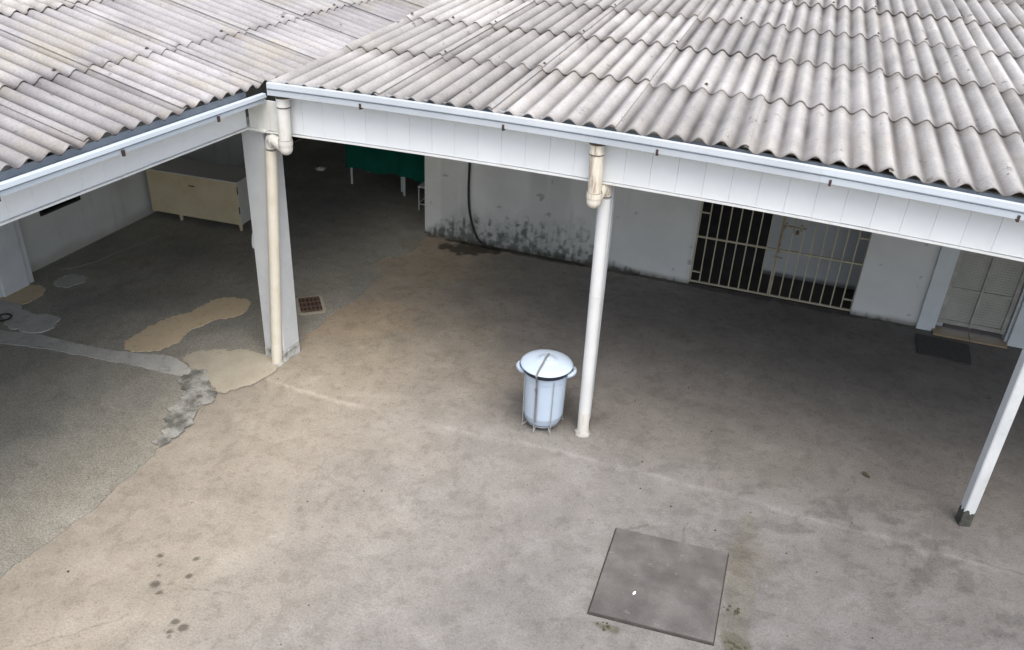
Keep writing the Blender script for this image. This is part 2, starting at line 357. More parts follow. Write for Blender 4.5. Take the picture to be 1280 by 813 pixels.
dim_right = sstep(2.0, 6.2, gx + 2.2 * (n1 - 0.5) + 0.5 * (n3 - 0.5)) * (0.45 + 0.55 * sstep(-3.0, -0.9, gy + 1.6 * (n2 - 0.5)))      # weaker light towards the right end painted as darker tone, with some old grime
paint(dim_right * 0.9, (0.60, 0.605, 0.62))
ca, sa = math.cos(-0.5), math.sin(-0.5); rx_, ry_ = gx * ca - gy * sa, gx * sa + gy * ca
st1 = vnoise(rx_ * 0.45, ry_ * 1.6, 3.0, 141, 5); st2 = vnoise(gx, gy, 9.0, 143, 4); side = sstep(2.5, 5.5, gx + 1.5 * (n1 - 0.5)) * sstep(0.6, -0.4, gy)
paint(sstep(0.52, 0.62, st1) * sstep(0.42, 0.60, st2) * (0.25 + 0.75 * side) * 0.5, (1.10, 1.10, 1.11))
paint(sstep(0.50, 0.42, st1) * sstep(0.45, 0.58, st2) * (0.2 + 0.8 * side) * 0.5, (0.56, 0.56, 0.56))
grey = sstep(1.6, 3.4, gx + 1.5 * (n1 - 0.5) + 0.5 * (n2 - 0.5))
paint(grey * 0.8, (0.80, 0.815, 0.85))  # greyer concrete, darkened further for the weaker light at right
warm = 1 - sstep(0.6, 2.6, gx + 1.0 * (n2 - 0.5)); paint(warm * 0.85, (1.20, 1.145, 1.02))  # beige concrete, with the brighter light at left painted in
roofed = sstep(-0.5, 0.6, gy + 0.5 * (n2 - 0.5)); paint(roofed * 0.9, (0.93, 0.905, 0.855))                      # slightly darker, browner floor behind the drip line
yl = -0.31 - 0.035 * np.sin(gx * 1.3) + 0.12 * (vnoise(gx, gy * 0, 3.0, 5) - 0.5)                             # drip line
dl = np.exp(-((gy - yl) / 0.030) ** 2) * (0.25 + 0.75 * sstep(0.3, 0.55, vnoise(gx, gy, 5.0, 8))) * (gx > 0.1)
paint(dl * 0.6, (1.36, 1.38, 1.40))
dl2 = np.exp(-((gy - yl - 0.02) / 0.16) ** 2) * sstep(0.4, 0.65, n3); paint(dl2 * 0.35, (1.25, 1.26, 1.27))
def blob(cx, cy, rx, ry, rgb, amt=1.0, rot=0.0, edge=0.5, seed=3):
    c, s = math.cos(rot), math.sin(rot); u = ((gx - cx) * c + (gy - cy) * s) / rx; v = (-(gx - cx) * s + (gy - cy) * c) / ry
    d = np.sqrt(u * u + v * v) + edge * (vnoise(gx, gy, 7.0, seed, 3) - 0.5) * 2
    paint(sstep(1.15, 0.75, d) * amt, rgb)
blob(0.72, 3.42, 0.36, 0.2, (0.2, 0.19, 0.19), 0.92, 0.2, 0.7, 21)         # black damp patch below the hose
blob(1.3, 3.6, 1.3, 0.07, (0.3, 0.3, 0.3), 0.8, 0.0, 0.6, 22)
blob(3.0, 3.62, 3.4, 0.06, (0.4, 0.4, 0.38), 0.7, 0.0, 0.7, 23)
blob(2.85, 0.30, 0.5, 0.42, (0.72, 0.72, 0.73), 0.55, 0.0, 0.6, 24)         # darker floor round the bin
for q in ((0.74, -2.62, 0.022), (0.89, -2.86, 0.034), (1.24, -3.08, 0.028), (1.32, -3.10, 0.035), (1.06, -2.71, 0.026), (0.97, -2.91, 0.02), (0.80, -2.70, 0.014),
          (1.26, -3.16, 0.02), (1.28, -3.2, 0.014), (1.00, -2.55, 0.022), (0.86, -2.78, 0.012)):
    blob(q[0], q[1], q[2] * 1.15, q[2] * 1.0, (0.36, 0.35, 0.34), 0.9, 0.6, 0.12, 30)
blob(4.80, -1.30, 0.11, 0.75, (0.80, 0.79, 0.70), 0.8, 0.05, 0.6, 41); blob(4.86, -0.98, 0.22, 0.2, (0.84, 0.82, 0.78), 0.8, 0.0, 0.5, 42)
blob(4.82, -1.85, 0.08, 0.12, (0.5, 0.5, 0.38), 0.6, 0.5, 0.9, 43); blob(3.97, -2.03, 0.09, 0.04, (0.45, 0.45, 0.32), 0.7, 0.0, 0.6, 44)
blob(0.35, 1.2, 0.7, 0.5, (1.12, 1.02, 0.92), 0.7, 0.6, 0.6, 45)
blob(0.45, 3.0, 0.9, 0.6, (1.2, 1.1, 0.97), 0.5, 0.0, 0.8, 46)
def crack(x0, y0, x1, y1, wd=0.008, seed=5):
    L = math.hypot(x1 - x0, y1 - y0); ux, uy = (x1 - x0) / L, (y1 - y0) / L
    s = (gx - x0) * ux + (gy - y0) * uy; d = -(gx - x0) * uy + (gy - y0) * ux + 0.12 * (vnoise(s, s * 0, 5.0, seed, 3) - 0.5)
    paint(np.exp(-(d / (wd + 0.012)) ** 2) * (s > 0) * (s < L) * 0.6, (0.5, 0.48, 0.45))
crack(3.83, -1.05, 4.05, -0.9, 0.0); crack(4.33, -1.0, 4.31, -0.75, -0.004, 6)
crack(6.5, -0.32, 8.0, -0.45, 0.002, 8)
for k in range(16): crack(0.5 + 0.48 * k, -3.6 + 0.9 * math.sin(k * 2.1), 0.9 + 0.48 * k, -3.4 + 0.9 * math.sin(k * 2.1 + 0.3), -0.007, 60 + k)
gz = 0.006 * (vnoise(gx, gy, 0.8, 12) - 0.5) + 0.0015 * (n3 - 0.5)
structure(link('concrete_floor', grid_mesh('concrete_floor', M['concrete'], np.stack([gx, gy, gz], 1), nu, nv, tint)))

b = bmesh.new()
for s_ in ((-3.8, -30), (30, -30), (30, 3.8), (-3.8, 3.8)): b.verts.new((s_[0], s_[1], -0.009))
b.faces.new(b.verts); me = bpy.data.meshes.new('outer_yard'); b.to_mesh(me); b.free(); me.materials.append(M['concrete']); set_tint(me, (0.95, 0.93, 0.9))
structure(link('outer_yard', me))
edge = [(-0.14, -9.0), (-0.15, -4.5), (-0.14, -3.21), (-0.10, -2.83), (-0.07, -2.39), (-0.08, -2.0), (-0.11, -1.61), (-0.15, -1.22), (-0.15, -0.85), (-0.13, -0.53), (-0.02, -0.31), (0.06, -0.04),
        (0.08, 0.13), (-0.01, 0.53), (0.03, 0.87), (0.02, 1.22), (0.1, 1.63), (0.06, 1.95), (0.02, 2.35), (-0.16, 2.52), (-0.12, 2.73), (0.08, 3.0), (0.1, 3.39), (0.03, 3.6), (0.0, 8.6)]
terr = ragged(smooth_outline(edge, 4, 0.0, 4, closed=False), 0.035, 0.016, 9, closed=False) + [(-3.72, 8.6), (-3.72, -9.0)]
structure(flat('terrazzo_floor', terr, 0.009, M['terrazzo'], 0.02))
PATCH = {
 'A': ('patch_tan', [(-1.57, -.34), (-1.59, -.1), (-1.56, .25), (-1.4, .52), (-1.34, .83), (-1.18, 1.01), (-.98, .98), (-.9, .85), (-.91, .7), (-1.01, .5), (-1.13, .22), (-1.13, -.08), (-1.2, -.28), (-1.39, -.39)]),
 'B': ('patch_cream', [(-.86, -.33), (-.77, -.1), (-.49, 0), (-.32, .07), (-.09, .01), (.10, -.10), (.10, -.34), (.0, -.50), (-.14, -.68), (-.38, -.57), (-.5, -.46), (-.68, -.42)]),
 'C': ('patch_grey', [(-3.45, -.13), (-3.18, -.13), (-2.89, -.2), (-2.66, -.17), (-2.5, -.25), (-2.48, -.43), (-2.58, -.55), (-2.77, -.56), (-2.96, -.5), (-3.02, -.41), (-3.21, -.35), (-3.5, -.4)]),
 'D': ('patch_tan', [(-3.63, .04), (-3.57, .24), (-3.38, .33), (-3.22, .27), (-3.14, .05), (-3.18, -.09), (-3.48, -.1)]),
 'E': ('patch_grey', [(-3.24, .44), (-3.31, .64), (-3.18, .74), (-3.02, .71), (-2.97, .57), (-3.04, .4)]),
 'S': ('patch_grey', [(-3.6, -.72), (-3.2, -.67), (-2.91, -.63), (-2.49, -.53), (-1.79, -.50), (-1.28, -.42), (-1.0, -.34), (-.67, -.46), (-.63, -.6), (-1.3, -.63), (-2.19, -.72), (-2.71, -.82), (-3.6, -.95)]),
 'K': ('patch_dark', [(-.63, -.62), (-.55, -.44), (-.40, -.55), (-.3, -.63), (-.15, -.73), (-.14, -.98), (-.11, -1.29), (-.09, -1.55), (-.19, -1.57), (-.2, -1.38), (-.35, -1.18), (-.41, -1.1), (-.42, -.85)]),
 'W': ('terrazzo', [(-3.55, .9), (-3.35, .84), (-3.22, 1.31), (-3.1, 2.2), (-3.3, 2.6), (-3.6, 2.5)]),
}
Z = {'A': .015, 'B': .021, 'C': .021, 'D': .016, 'E': .015, 'S': .015, 'K': .025, 'W': .013}
for i, (k, (mt, pts)) in enumerate(PATCH.items()):
    structure(flat('cement_patch' if k not in 'S' else 'cement_strip', ragged(smooth_outline(pts, 4, 0.0, 20 + i), {'K': 0.08, 'S': 0.02}.get(k, 0.05), 0.011, 20 + i), Z[k], M[mt], 0.012))

# ------------------------------------------------------------------ walls
DB = 3.645                                   # face of the back wall
def wall_grid(name, axis, fixed, a0, a1, z0, z1, m, parent, stain=None, step=0.05):
    nu = max(2, int((a1 - a0) / step)); nv = max(2, int((z1 - z0) / step))
    A, Zz = np.meshgrid(np.linspace(a0, a1, nu), np.linspace(z0, z1, nv)); A = A.ravel(); Zz = Zz.ravel()
    bumpy = 0.004 * (vnoise(A, Zz, 1.5, 77) - 0.5)
    P = np.stack([A, np.full_like(A, fixed) + bumpy, Zz] if axis == 'y' else [np.full_like(A, fixed) + bumpy, A, Zz], 1)
    t = np.ones((len(A), 3))
    if stain: t = stain(A, Zz, t)
    return link(name, grid_mesh(name, m, P, nu, nv, t), parent)
def mould(A, Zz, t):
    n = vnoise(A, Zz, 2.6, 51, 3); fine = vnoise(A, Zz, 20.0, 52, 3); run = vnoise(A * 6, Zz * 0.9, 4.0, 54, 4)
    h = 0.60 * np.exp(-((A - 1.2) / 0.62) ** 2) + 0.42 * np.exp(-((A - 2.2) / 0.42) ** 2) + 0.34 * np.exp(-((A - 0.45) / 0.25) ** 2) + 0.07
    dens = np.clip(1.05 - Zz / (h * (0.45 + 1.1 * n)), 0, 1) * np.where(A > 3.0, 0.6, 1.0)
    msk = sstep(0.46, 0.82, fine * 0.55 + run * 0.45 + 0.34 * (dens - 0.35)) * sstep(0.0, 0.35, dens)
    soft = 0.42 * dens * (0.4 + 1.2 * vnoise(A, Zz, 5.0, 58, 3))
    msk = np.clip(0.72 * msk + soft, 0, 0.92)
    t = t * (1 - msk[:, None]) + t * np.array((0.17, 0.19, 0.165)) * msk[:, None]
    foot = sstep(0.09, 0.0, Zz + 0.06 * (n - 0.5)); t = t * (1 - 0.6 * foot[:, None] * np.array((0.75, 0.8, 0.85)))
    dr = sstep(0.62, 0.75, vnoise(A * 4, Zz * 0.3, 1.2, 60, 3)) * 0.12; t = t * (1 - dr[:, None])
    chip = sstep(0.80, 0.82, vnoise(A, Zz, 9.0, 63, 3)); t = t * (1 - 0.35 * chip[:, None])
    return t
bw = thing('back_wall', 'long grey painted wall with black mould near the hose, at the back of the covered yard', 'wall', (0, DB, 0))
def bwp(name, x0, x1, z0, z1, stain=mould, m='wall', y=0.0):
    o = wall_grid(name, 'y', y, x0, x1, z0, z1, M[m], bw, stain, 0.0145); return o
HT = 3.07
G0, G1, GH = 3.625, 5.565, 2.15              # gate opening
D0, D1, DH = 6.47, 7.26, 2.2                 # door opening
bwp('wall_face', 0.0, 0.62, 0, 2.69); bwp('wall_face', 0.62, G0, 0, HT); bwp('wall_face', G1, D0, 0, HT); bwp('wall_face', D1, 11, 0, HT)
bwp('wall_face', G0, G1, GH, HT); bwp('wall_face', D0, D1, DH, HT)
b = MB()
b.box(-0.002, 0.16, 0.006, 5.0, -0.05, 2.66); b.box(0.165, 0.618, 0.006, 0.148, 2.0, 2.67); b.box(0.64, 11, 0.02, 0.14, HT - 0.003, HT + 0.03); b.box(0.16, 0.63, 0.006, 0.15, -0.05, 1.99); b.box(0.6305, G0 - 0.012, 0.006, 0.15, -0.05, HT - 0.004); b.box(G1 + 0.012, D0 - 0.012, 0.006, 0.15, -0.05, HT - 0.004)
b.box(D1 + 0.012, 11, 0.006, 0.15, -0.05, HT - 0.004)
core = b.mesh('wall_core', M['inner_wall']); set_tint(core, (1, 1, 1)); link('wall_core', core, bw)
b = MB()
for x in (G0, G1): b.box(x - (0.012 if x == G0 else -0.0), x + (0.0 if x == G0 else 0.012), 0.0045, 0.152, -0.04, GH, 0)
b.obj('gate_reveal', M['column'], bw)
# passage behind the gate
pw = thing('passage_wall', 'grey wall seen through the right half of the gate', 'wall', (0, 4.352, 0))
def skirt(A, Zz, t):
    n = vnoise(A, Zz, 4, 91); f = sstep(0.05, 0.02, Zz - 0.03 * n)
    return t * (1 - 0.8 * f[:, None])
wall_grid('wall_face', 'y', 0.0, 4.455, 6.6, 0, HT, M['inner_wall'], pw, skirt, 0.04)
b = MB(); b.box(4.456, 6.6, 0.006, 0.2, -0.05, HT); b.box(6.45, 6.6, -0.55, 0.0, -0.05, HT - .003)
me = b.mesh('wall_core', M['inner_wall']); set_tint(me, (1, 1, 1)); link('wall_core', me, pw)
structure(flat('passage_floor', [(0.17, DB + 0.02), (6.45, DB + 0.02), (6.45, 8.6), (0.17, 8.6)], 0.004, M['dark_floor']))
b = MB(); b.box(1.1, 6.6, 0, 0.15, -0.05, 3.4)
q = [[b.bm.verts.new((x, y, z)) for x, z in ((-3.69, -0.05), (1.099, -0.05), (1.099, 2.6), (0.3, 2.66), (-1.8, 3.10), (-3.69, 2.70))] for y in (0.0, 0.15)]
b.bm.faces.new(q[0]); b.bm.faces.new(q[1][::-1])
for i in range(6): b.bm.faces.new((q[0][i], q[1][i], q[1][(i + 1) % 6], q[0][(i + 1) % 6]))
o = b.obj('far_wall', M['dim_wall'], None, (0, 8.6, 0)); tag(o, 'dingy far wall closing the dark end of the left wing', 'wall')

# left wing wall, with its pilaster and louvre window
HS = 2.80
lw = thing('side_wall', 'pale grey wall along the left wing behind the cream cabinet', 'wall', (-3.69, 0, 0))
def lstain(A, Zz, t):
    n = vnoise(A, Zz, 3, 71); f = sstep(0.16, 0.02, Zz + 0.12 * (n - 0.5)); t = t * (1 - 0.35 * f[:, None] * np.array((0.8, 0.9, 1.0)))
    d = sstep(0.6, 0.8, vnoise(A * 4, Zz * .4, 1.5, 72)); return t * (1 - 0.12 * d[:, None])
W0, W1, WB, WT = 0.85, 1.47, 0.615, 1.45
for (a0, a1, z0, z1) in ((-9, W0, 0, HS), (W0, W1, 0, WB), (W0, W1, WT, HS), (W1, 6.2, 0, HS), (7.1, 8.6, 0, HS), (6.2, 7.1, 2.1, HS)):
    wall_grid('wall_face', 'x', 0.0, a0, a1, z0, z1, M['wall'], lw, lstain, 0.04)
b = MB(); b.box(-0.2, -0.006, -9, W0 - .01, -.05, HS); b.box(-0.2, -0.006, W1 + .01, 6.19, -.05, HS); b.box(-0.24, -0.202, W0 - .1, W1 + .1, 0, HS - .1); b.box(-0.2, -0.006, W0 - .01, W1 + .01, -.05, WB - .01); b.box(-0.2, -0.006, W0 - .01, W1 + .01, WT + .01, HS)  # box behind the window is added to stop light coming through
b.box(-0.2, -0.006, 7.11, 8.6, -.05, HS)
me = b.mesh('wall_core', M['inner_wall']); set_tint(me, (1, 1, 1)); link('wall_core', me, lw)
wn = thing('louvre_window', 'small dark louvre window low in the left wall', 'window', (-3.69, (W0 + W1) / 2, WB))
b = MB(); hw = (W1 - W0) / 2
b.box(-0.12, 0.012, -hw, -hw + .03, 0, WT - WB); b.box(-0.12, 0.012, hw - .03, hw, 0, WT - WB); b.box(-0.12, 0.014, -hw + .03, hw - .03, 0, .03); b.box(-0.12, 0.014, -hw + .03, hw - .03, WT - WB - .03, WT - WB)
b.obj('frame', M['black'], wn)
for k in range(7):
    b = MB(); b.box(-0.05, 0.05, -hw + .03, hw - .03, -.003, .003); b.obj('pane', M['glass'], wn, (-0.06, 0, 0.08 + k * 0.10), (0, R(50), 0))
pl = MB().box(-3.86, -3.49, -0.30, 0.40, -0.02, 2.9, 0.012).box(-3.86, -3.455, -0.05, 0.30, 0.0, 2.88, 0.01).obj('wall_pilaster', M['column'])
tag(pl, 'pale square pilaster against the left wall at the photo edge', 'pilaster')
dd = thing('wing_door', 'dark red wooden door in the left wall far behind the cabinet', 'door', (-3.69, 6.65, 0))
MB().box(-0.06, -0.02, -0.44, 0.44, 0.02, 2.09).obj('leaf', M['wood'], dd)
b = MB(); b.box(-0.1, 0.03, -0.5, -0.44, 0, 2.15); b.box(-0.1, 0.03, 0.44, 0.5, 0, 2.15); b.box(-0.1, 0.028, -0.44, 0.44, 2.09, 2.15); b.obj('frame', M['black'], dd)

# ------------------------------------------------------------------ roofs
ANG = 0.0532
DV = Vector((math.sin(ANG), math.cos(ANG), 0)); NV = Vector((-math.cos(ANG), math.sin(ANG), 0))     # along / away from the left eave
def bow(x):
    x = min(max(x, -1), 7.0); return -0.0058 * (x - 2.6) ** 2
PITCH = 0.1615; NW = 6; SHW = PITCH * NW; ROW = 1.15; AMP = 0.025; TH = 0.007
def make_sheet(name, parent, place, u0, v0, vlen, m, seed, lift_lo=0.016, side=1, nwave=NW):
    """place(u, v, h) -> world point; corrugation phase follows u so sheets nest"""
    rnd = random.Random(seed)
    nseg = 10 * nwave + 4; ua = u0 - (0.035 if side < 0 else 0.0); ub = ua + nwave * PITCH + 0.035
    vs = [v0, v0 + vlen * 0.04] + [v0 + vlen * k / 8 for k in range(1, 9)]
    us = np.linspace(ua, ub, nseg + 1)
    tilt = rnd.uniform(-0.002, 0.003); jv = rnd.uniform(-0.014, 0.014); skew = rnd.uniform(-0.012, 0.012)
    chips = [(rnd.uniform(ua, ub), rnd.uniform(0.01, 0.03), rnd.uniform(0.008, 0.03)) for _ in range(rnd.choice((0, 0, 1, 2)))]
    def pt(u, v, dh):
        s = (u - ua) / (ub - ua); f = (v - v0) / vlen
        h = AMP * math.cos(2 * math.pi * (u / PITCH)) + lift_lo * (1 - f) + 0.017 * (s if side > 0 else 1 - s) + tilt + dh
        vv = v + (jv + skew * s)
        if f < 0.01:
            for cu, cw, cd in chips:
                vv += cd * max(0, 1 - abs(u - cu) / cw)
        return place(u, vv, h)
    org = Vector(place(u0, v0, 0)); verts = []; faces = []; uvs = []
    nuv = nseg + 1
    for dh in (0.0, -TH):
        for v in vs:
            for u in us: verts.append(Vector(pt(u, v, dh)) - org)
    k = len(vs) * nuv
    nsm = 0
    for j in range(len(vs) - 1):
        for i in range(nseg):
            a = j * nuv + i; faces.append((a, a + 1, a + 1 + nuv, a + nuv)); nsm += 1
            faces.append((k + a, k + a + nuv, k + a + 1 + nuv, k + a + 1)); nsm += 1
    base = len(verts)
    rim = [i for i in range(nuv)] + [j * nuv + nseg for j in range(1, len(vs))] + [(len(vs) - 1) * nuv + i for i in range(nseg - 1, -1, -1)] + [j * nuv for j in range(len(vs) - 2, 0, -1)]
    n = len(rim)
    for r_ in rim: verts.append(verts[r_].copy())
    for r_ in rim: verts.append(verts[k + r_].copy())
    for i in range(n): faces.append((base + i, base + n + i, base + n + (i + 1) % n, base + (i + 1) % n))
    me = bpy.data.meshes.new(name); me.from_pydata([tuple(v) for v in verts], [], faces); me.materials.append(m); me.materials.append(M['darkened'])
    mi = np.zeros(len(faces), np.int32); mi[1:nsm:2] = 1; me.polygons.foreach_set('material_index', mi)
    sm = np.zeros(len(faces), bool); sm[:nsm] = True; me.polygons.foreach_set('use_smooth', sm)
    # dirt at the lower edge and in the troughs, deepened there as relief shade
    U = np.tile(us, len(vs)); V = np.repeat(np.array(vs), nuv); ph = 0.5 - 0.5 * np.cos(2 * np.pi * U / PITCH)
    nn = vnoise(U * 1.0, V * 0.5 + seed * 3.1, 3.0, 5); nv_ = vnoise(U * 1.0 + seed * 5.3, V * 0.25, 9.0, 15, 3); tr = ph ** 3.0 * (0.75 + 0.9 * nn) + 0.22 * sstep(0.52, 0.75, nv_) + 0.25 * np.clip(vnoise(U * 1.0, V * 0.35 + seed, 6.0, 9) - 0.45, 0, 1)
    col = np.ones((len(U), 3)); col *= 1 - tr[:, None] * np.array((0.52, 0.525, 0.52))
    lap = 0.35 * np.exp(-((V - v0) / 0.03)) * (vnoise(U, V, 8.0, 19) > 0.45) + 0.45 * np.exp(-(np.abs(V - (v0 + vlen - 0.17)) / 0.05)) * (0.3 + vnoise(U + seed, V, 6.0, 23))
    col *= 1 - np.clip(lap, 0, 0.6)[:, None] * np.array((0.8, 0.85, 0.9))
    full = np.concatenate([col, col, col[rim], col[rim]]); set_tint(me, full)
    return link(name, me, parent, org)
# right roof: rises away from the camera; rows of sheets lap over the row below
SR = R(5.0)
EY, EZ = -0.078, 2.878
def placeR(u, v, h):
    x = u + v * (0.072 - 0.019 * min(max(u, 0), 7))
    return Vector((x, EY + v * math.cos(SR) - h * math.sin(SR), EZ + v * math.sin(SR) + h * math.cos(SR) + bow(u) * math.exp(-max(v, 0) / 4)))
rr = thing('corrugated_roof', 'broad low corrugated cement sheet roof over the right wing, draining to the long white fascia', 'roof', (0.3, -0.07, 2.93))
rr_inv = Matrix.Translation(rr.location).inverted()
U0 = 0.3150 + PITCH * 0.0
UR0 = PITCH * 2 - PITCH * 0.02
for r_ in range(8):
    for c in range(11):
        sh = make_sheet('roof_sheet', rr, placeR, UR0 + c * SHW, r_ * ROW - 0.02, ROW + 0.14, M['sheet'], 100 + r_ * 20 + c, side=1)
        sh.matrix_parent_inverse = rr_inv
# left roof: rises to the left, ridge with a corrugated cap
SL = R(12.5); EL = Vector((0.075, 0.0, 2.755))
def placeL(u, v, h):
    return EL + DV * u + (NV * math.cos(SL) + Vector((0, 0, math.sin(SL)))) * v + (Vector((0, 0, math.cos(SL))) - NV * math.sin(SL)) * h
RIDGE_V = 2.36
def placeLb(u, v, h):
    top = placeL(u, RIDGE_V, 0)
    dv = NV * math.cos(SL) - Vector((0, 0, math.sin(SL))); nn = Vector((0, 0, math.cos(SL))) + NV * math.sin(SL)
    return top + dv * (RIDGE_V - v) + nn * h
lr = thing('corrugated_roof', 'steeper grey corrugated cement sheet roof over the left wing with a ridge cap', 'roof', (0.05, 0, 2.75))
lr_inv = Matrix.Translation(lr.location).inverted()
for c in range(-8, 11):
    u0 = -0.805 - PITCH * 0.02 + (c + 0) * SHW
    for r_ in range(2):
        sh = make_sheet('roof_sheet', lr, placeL, u0, (0.0, 0.925)[r_], (1.07, RIDGE_V - 0.925)[r_], M['sheet_left'], 500 + r_ * 40 + c, side=-1)
        sh.matrix_parent_inverse = lr_inv
    sh = make_sheet('roof_sheet', lr, placeLb, u0, 0.6, RIDGE_V - 0.6, M['sheet_left'], 700 + c, side=-1); sh.matrix_parent_inverse = lr_inv
    # ridge cap: two short corrugated wings
    for pf, nm in ((placeL, 'a'), (placeLb, 'b')):
        sh = make_sheet('ridge_cap', lr, (lambda u, v, h, pf=pf: pf(u, v, h + 0.010)), u0, RIDGE_V - 0.29, 0.292, M['sheet'], 800 + c + (50 if nm == 'b' else 0), side=-1, lift_lo=0.012)
        sh.matrix_parent_inverse = lr_inv
b = MB()
q = []
for yy in (0.03, 8.7):
    pz = placeR(UR0, (yy - EY) / math.cos(SR), 0)
    q.append([b.bm.verts.new((pz.x + dx, yy, zz)) for dx, zz in ((0.03, 2.70), (0.05, 2.70), (0.05, pz.z - 0.05), (0.03, pz.z - 0.05))])
for i in range(4): b.bm.faces.new((q[0][i], q[0][(i + 1) % 4], q[1][(i + 1) % 4], q[1][i]))
b.bm.faces.new(q[0]); b.bm.faces.new(q[1][::-1])
b.obj('verge_board', M['timber'], rr).matrix_parent_inverse = rr_inv
# fixing bolts: one mesh shared by all
b = MB(); b.lathe([(0.0, 0.012), (0.007, 0.011), (0.008, 0.003), (0.017, 0.002), (0.018, -0.002)], 8); bolt_me = b.mesh('bolt', M['bolt'])
for r_ in range(1, 7):
    for c in range(8):
        for wv in (1, 4):
            if random.random() < 0.5: continue
            p = placeR(UR0 + c * SHW + wv * PITCH + 0.02 - UR0 % PITCH + PITCH * 0, r_ * ROW + 0.06, AMP + 0.024)
            o = link('bolt', bolt_me, rr, p); o.matrix_parent_inverse = rr_inv
for c in range(-3, 6):
    for wv in (4,):
        for v in (0.985,):
            p = placeL(round((-0.805 + c * SHW) / PITCH) * PITCH + wv * PITCH, v, AMP + 0.026)
            o = link('bolt', bolt_me, lr, p); o.matrix_parent_inverse = lr_inv
for r_ in range(7):    # purlins under the sheets
    b = MB(); b.box(0.35, 10.9, -0.03, 0.03, -0.12, -0.055)
    p = placeR(0.0, r_ * ROW + 0.35, 0); b.obj('purlin', M['timber'], rr, (0, p.y, p.z - 0.045)).matrix_parent_inverse = rr_inv

# ------------------------------------------------------------------ fascias and gutters
FZ0, FZ1 = 2.455, 2.845
fr = thing('fascia', 'long white boarded fascia below the right roof', 'fascia', (0, 0, FZ0))
bd = MB(); bd.box(-0.0996, 0.0996, 0.0, 0.012, 0.0, FZ1 - FZ0, 0.0009); bd_me = bd.mesh('board', M['pvc'])
bx = MB(); bx.box(0, 0.345, 0.002, 0.014, 0, 0.262, 0.002); bx.obj('board', M['pvc_dirty'], fr, (0.0, 0, bow(0.2)))
n = 0
x = 0.445
while x < 11:
    o = link('board', bd_me, fr, (x, random.uniform(-0.0006, 0.0006), bow(x) + random.uniform(-0.001, 0.001)), (0, -math.atan(2 * -0.0058 * (min(x, 7) - 2.6)) if x < 7 else 0, 0)); x += 0.2
b = MB(); b.prism([(-0.014, -0.006), (0.03, -0.006), (0.03, -0.020), (-0.014, -0.020)], 0.0, 11, zf=bow, n=44); b.obj('bottom_trim', M['trim'], fr)
b = MB(); b.prism([(0.016, 0.0), (0.05, 0.0), (0.05, 0.40), (0.016, 0.40)], 0.345, 11, zf=bow, n=44); b.obj('backing', M['pvc'], fr)

fl = thing('fascia', 'white boarded fascia below the left roof edge', 'fascia', (-0.02, 0, FZ0 - 0.03), -ANG - 0.0)
b = MB(); b.box(-0.012, 0.0, -0.0996, 0.0996, 0.0, 0.275, 0.0009); bdl = b.mesh('board', M['pvc'])
for k in range(34):
    link('board', bdl, fl, (random.uniform(-0.0006, 0.0006), -0.11 - 0.2 * k, random.uniform(-0.001, 0.001)))
b = MB(); b.box(-0.03, 0.012, -7, 0.0, -0.02, -0.006); b.obj('bottom_trim', M['trim'], fl)
b = MB(); b.box(-0.05, -0.016, -7, -0.002, -0.004, 0.28); b.obj('backing', M['pvc'], fl)

def gutter_profile_front():
    return [(-0.166, 0.000), (-0.160, 0.004), (-0.138, 0.004), (-0.138, -0.002), (-0.158, -0.003), (-0.166, -0.036), (-0.166, -0.040), (-0.146, -0.044), (-0.146, -0.056), (-0.158, -0.060), (-0.158, -0.094),
            (-0.012, -0.094), (-0.012, -0.010), (-0.006, -0.010), (-0.006, -0.100), (-0.162, -0.100), (-0.162, -0.057), (-0.150, -0.0535), (-0.150, -0.0465), (-0.171, -0.042), (-0.171, -0.036)]
GZ = 2.912
gzf = lambda x: bow(x + 0.33) - 0.0085 * min(x, 6.5)
gr = thing('gutter', 'long pale blue grey metal gutter along the right roof eave', 'gutter', (0.33, 0, GZ))
b = MB(); b.prism(gutter_profile_front(), 0.0, 4.42, zf=gzf, n=20); b.obj('trough', M['gutter_old'], gr)
b = MB(); b.prism([(y - 0.002, z + 0.0015) for y, z in gutter_profile_front()], 4.41, 10.6, zf=gzf, n=26); b.obj('trough', M['gutter'], gr)
b = MB(); b.box(-0.004, 0.0, -0.165, -0.006, -0.102, 0.003); b.obj('end_cap', M['gutter'], gr, (0, 0, bow(.33)))
b = MB(); b.prism([(-0.145, -0.094), (-0.02, -0.094), (-0.02, -0.088), (-0.145, -0.088)], 0.0, 10.6, zf=gzf, n=44); b.obj('silt', M['gutter_in'], gr)
b = MB(); b.box(-0.008, 0.008, -0.174, -0.1625, -0.122, -0.080, 0.002); b.box(-0.008, 0.008, -0.172, -0.01, -0.126, -0.1215); br_me = b.mesh('bracket', M['rust'])
for x in (1.19, 2.41, 3.60, 4.81, 6.0, 7.2, 8.4, 9.6): link('bracket', br_me, gr, (x - 0.33, 0, gzf(x - 0.33) + 0.012))
gl = thing('gutter', 'shorter pale metal gutter along the left roof eave, open and dark inside', 'gutter', (-0.02, 0, 2.745), -ANG)
b = MB()
prof = [(-y * 1.36, z * 0.72) for y, z in gutter_profile_front()]
rings = []
for yy in (0.0, -7.0):
    rings.append([b.bm.verts.new((y, yy, z)) for y, z in prof])
k = len(prof)
for i in range(k): b.bm.faces.new((rings[0][i], rings[0][(i + 1) % k], rings[1][(i + 1) % k], rings[1][i]))
b.bm.faces.new(rings[0]); b.bm.faces.new(list(reversed(rings[1])))
b.obj('trough', M['gutter'], gl)
b = MB(); b.box(0.02, 0.2, -7, -0.004, -0.066, -0.060); b.obj('silt', M['gutter_in'], gl)
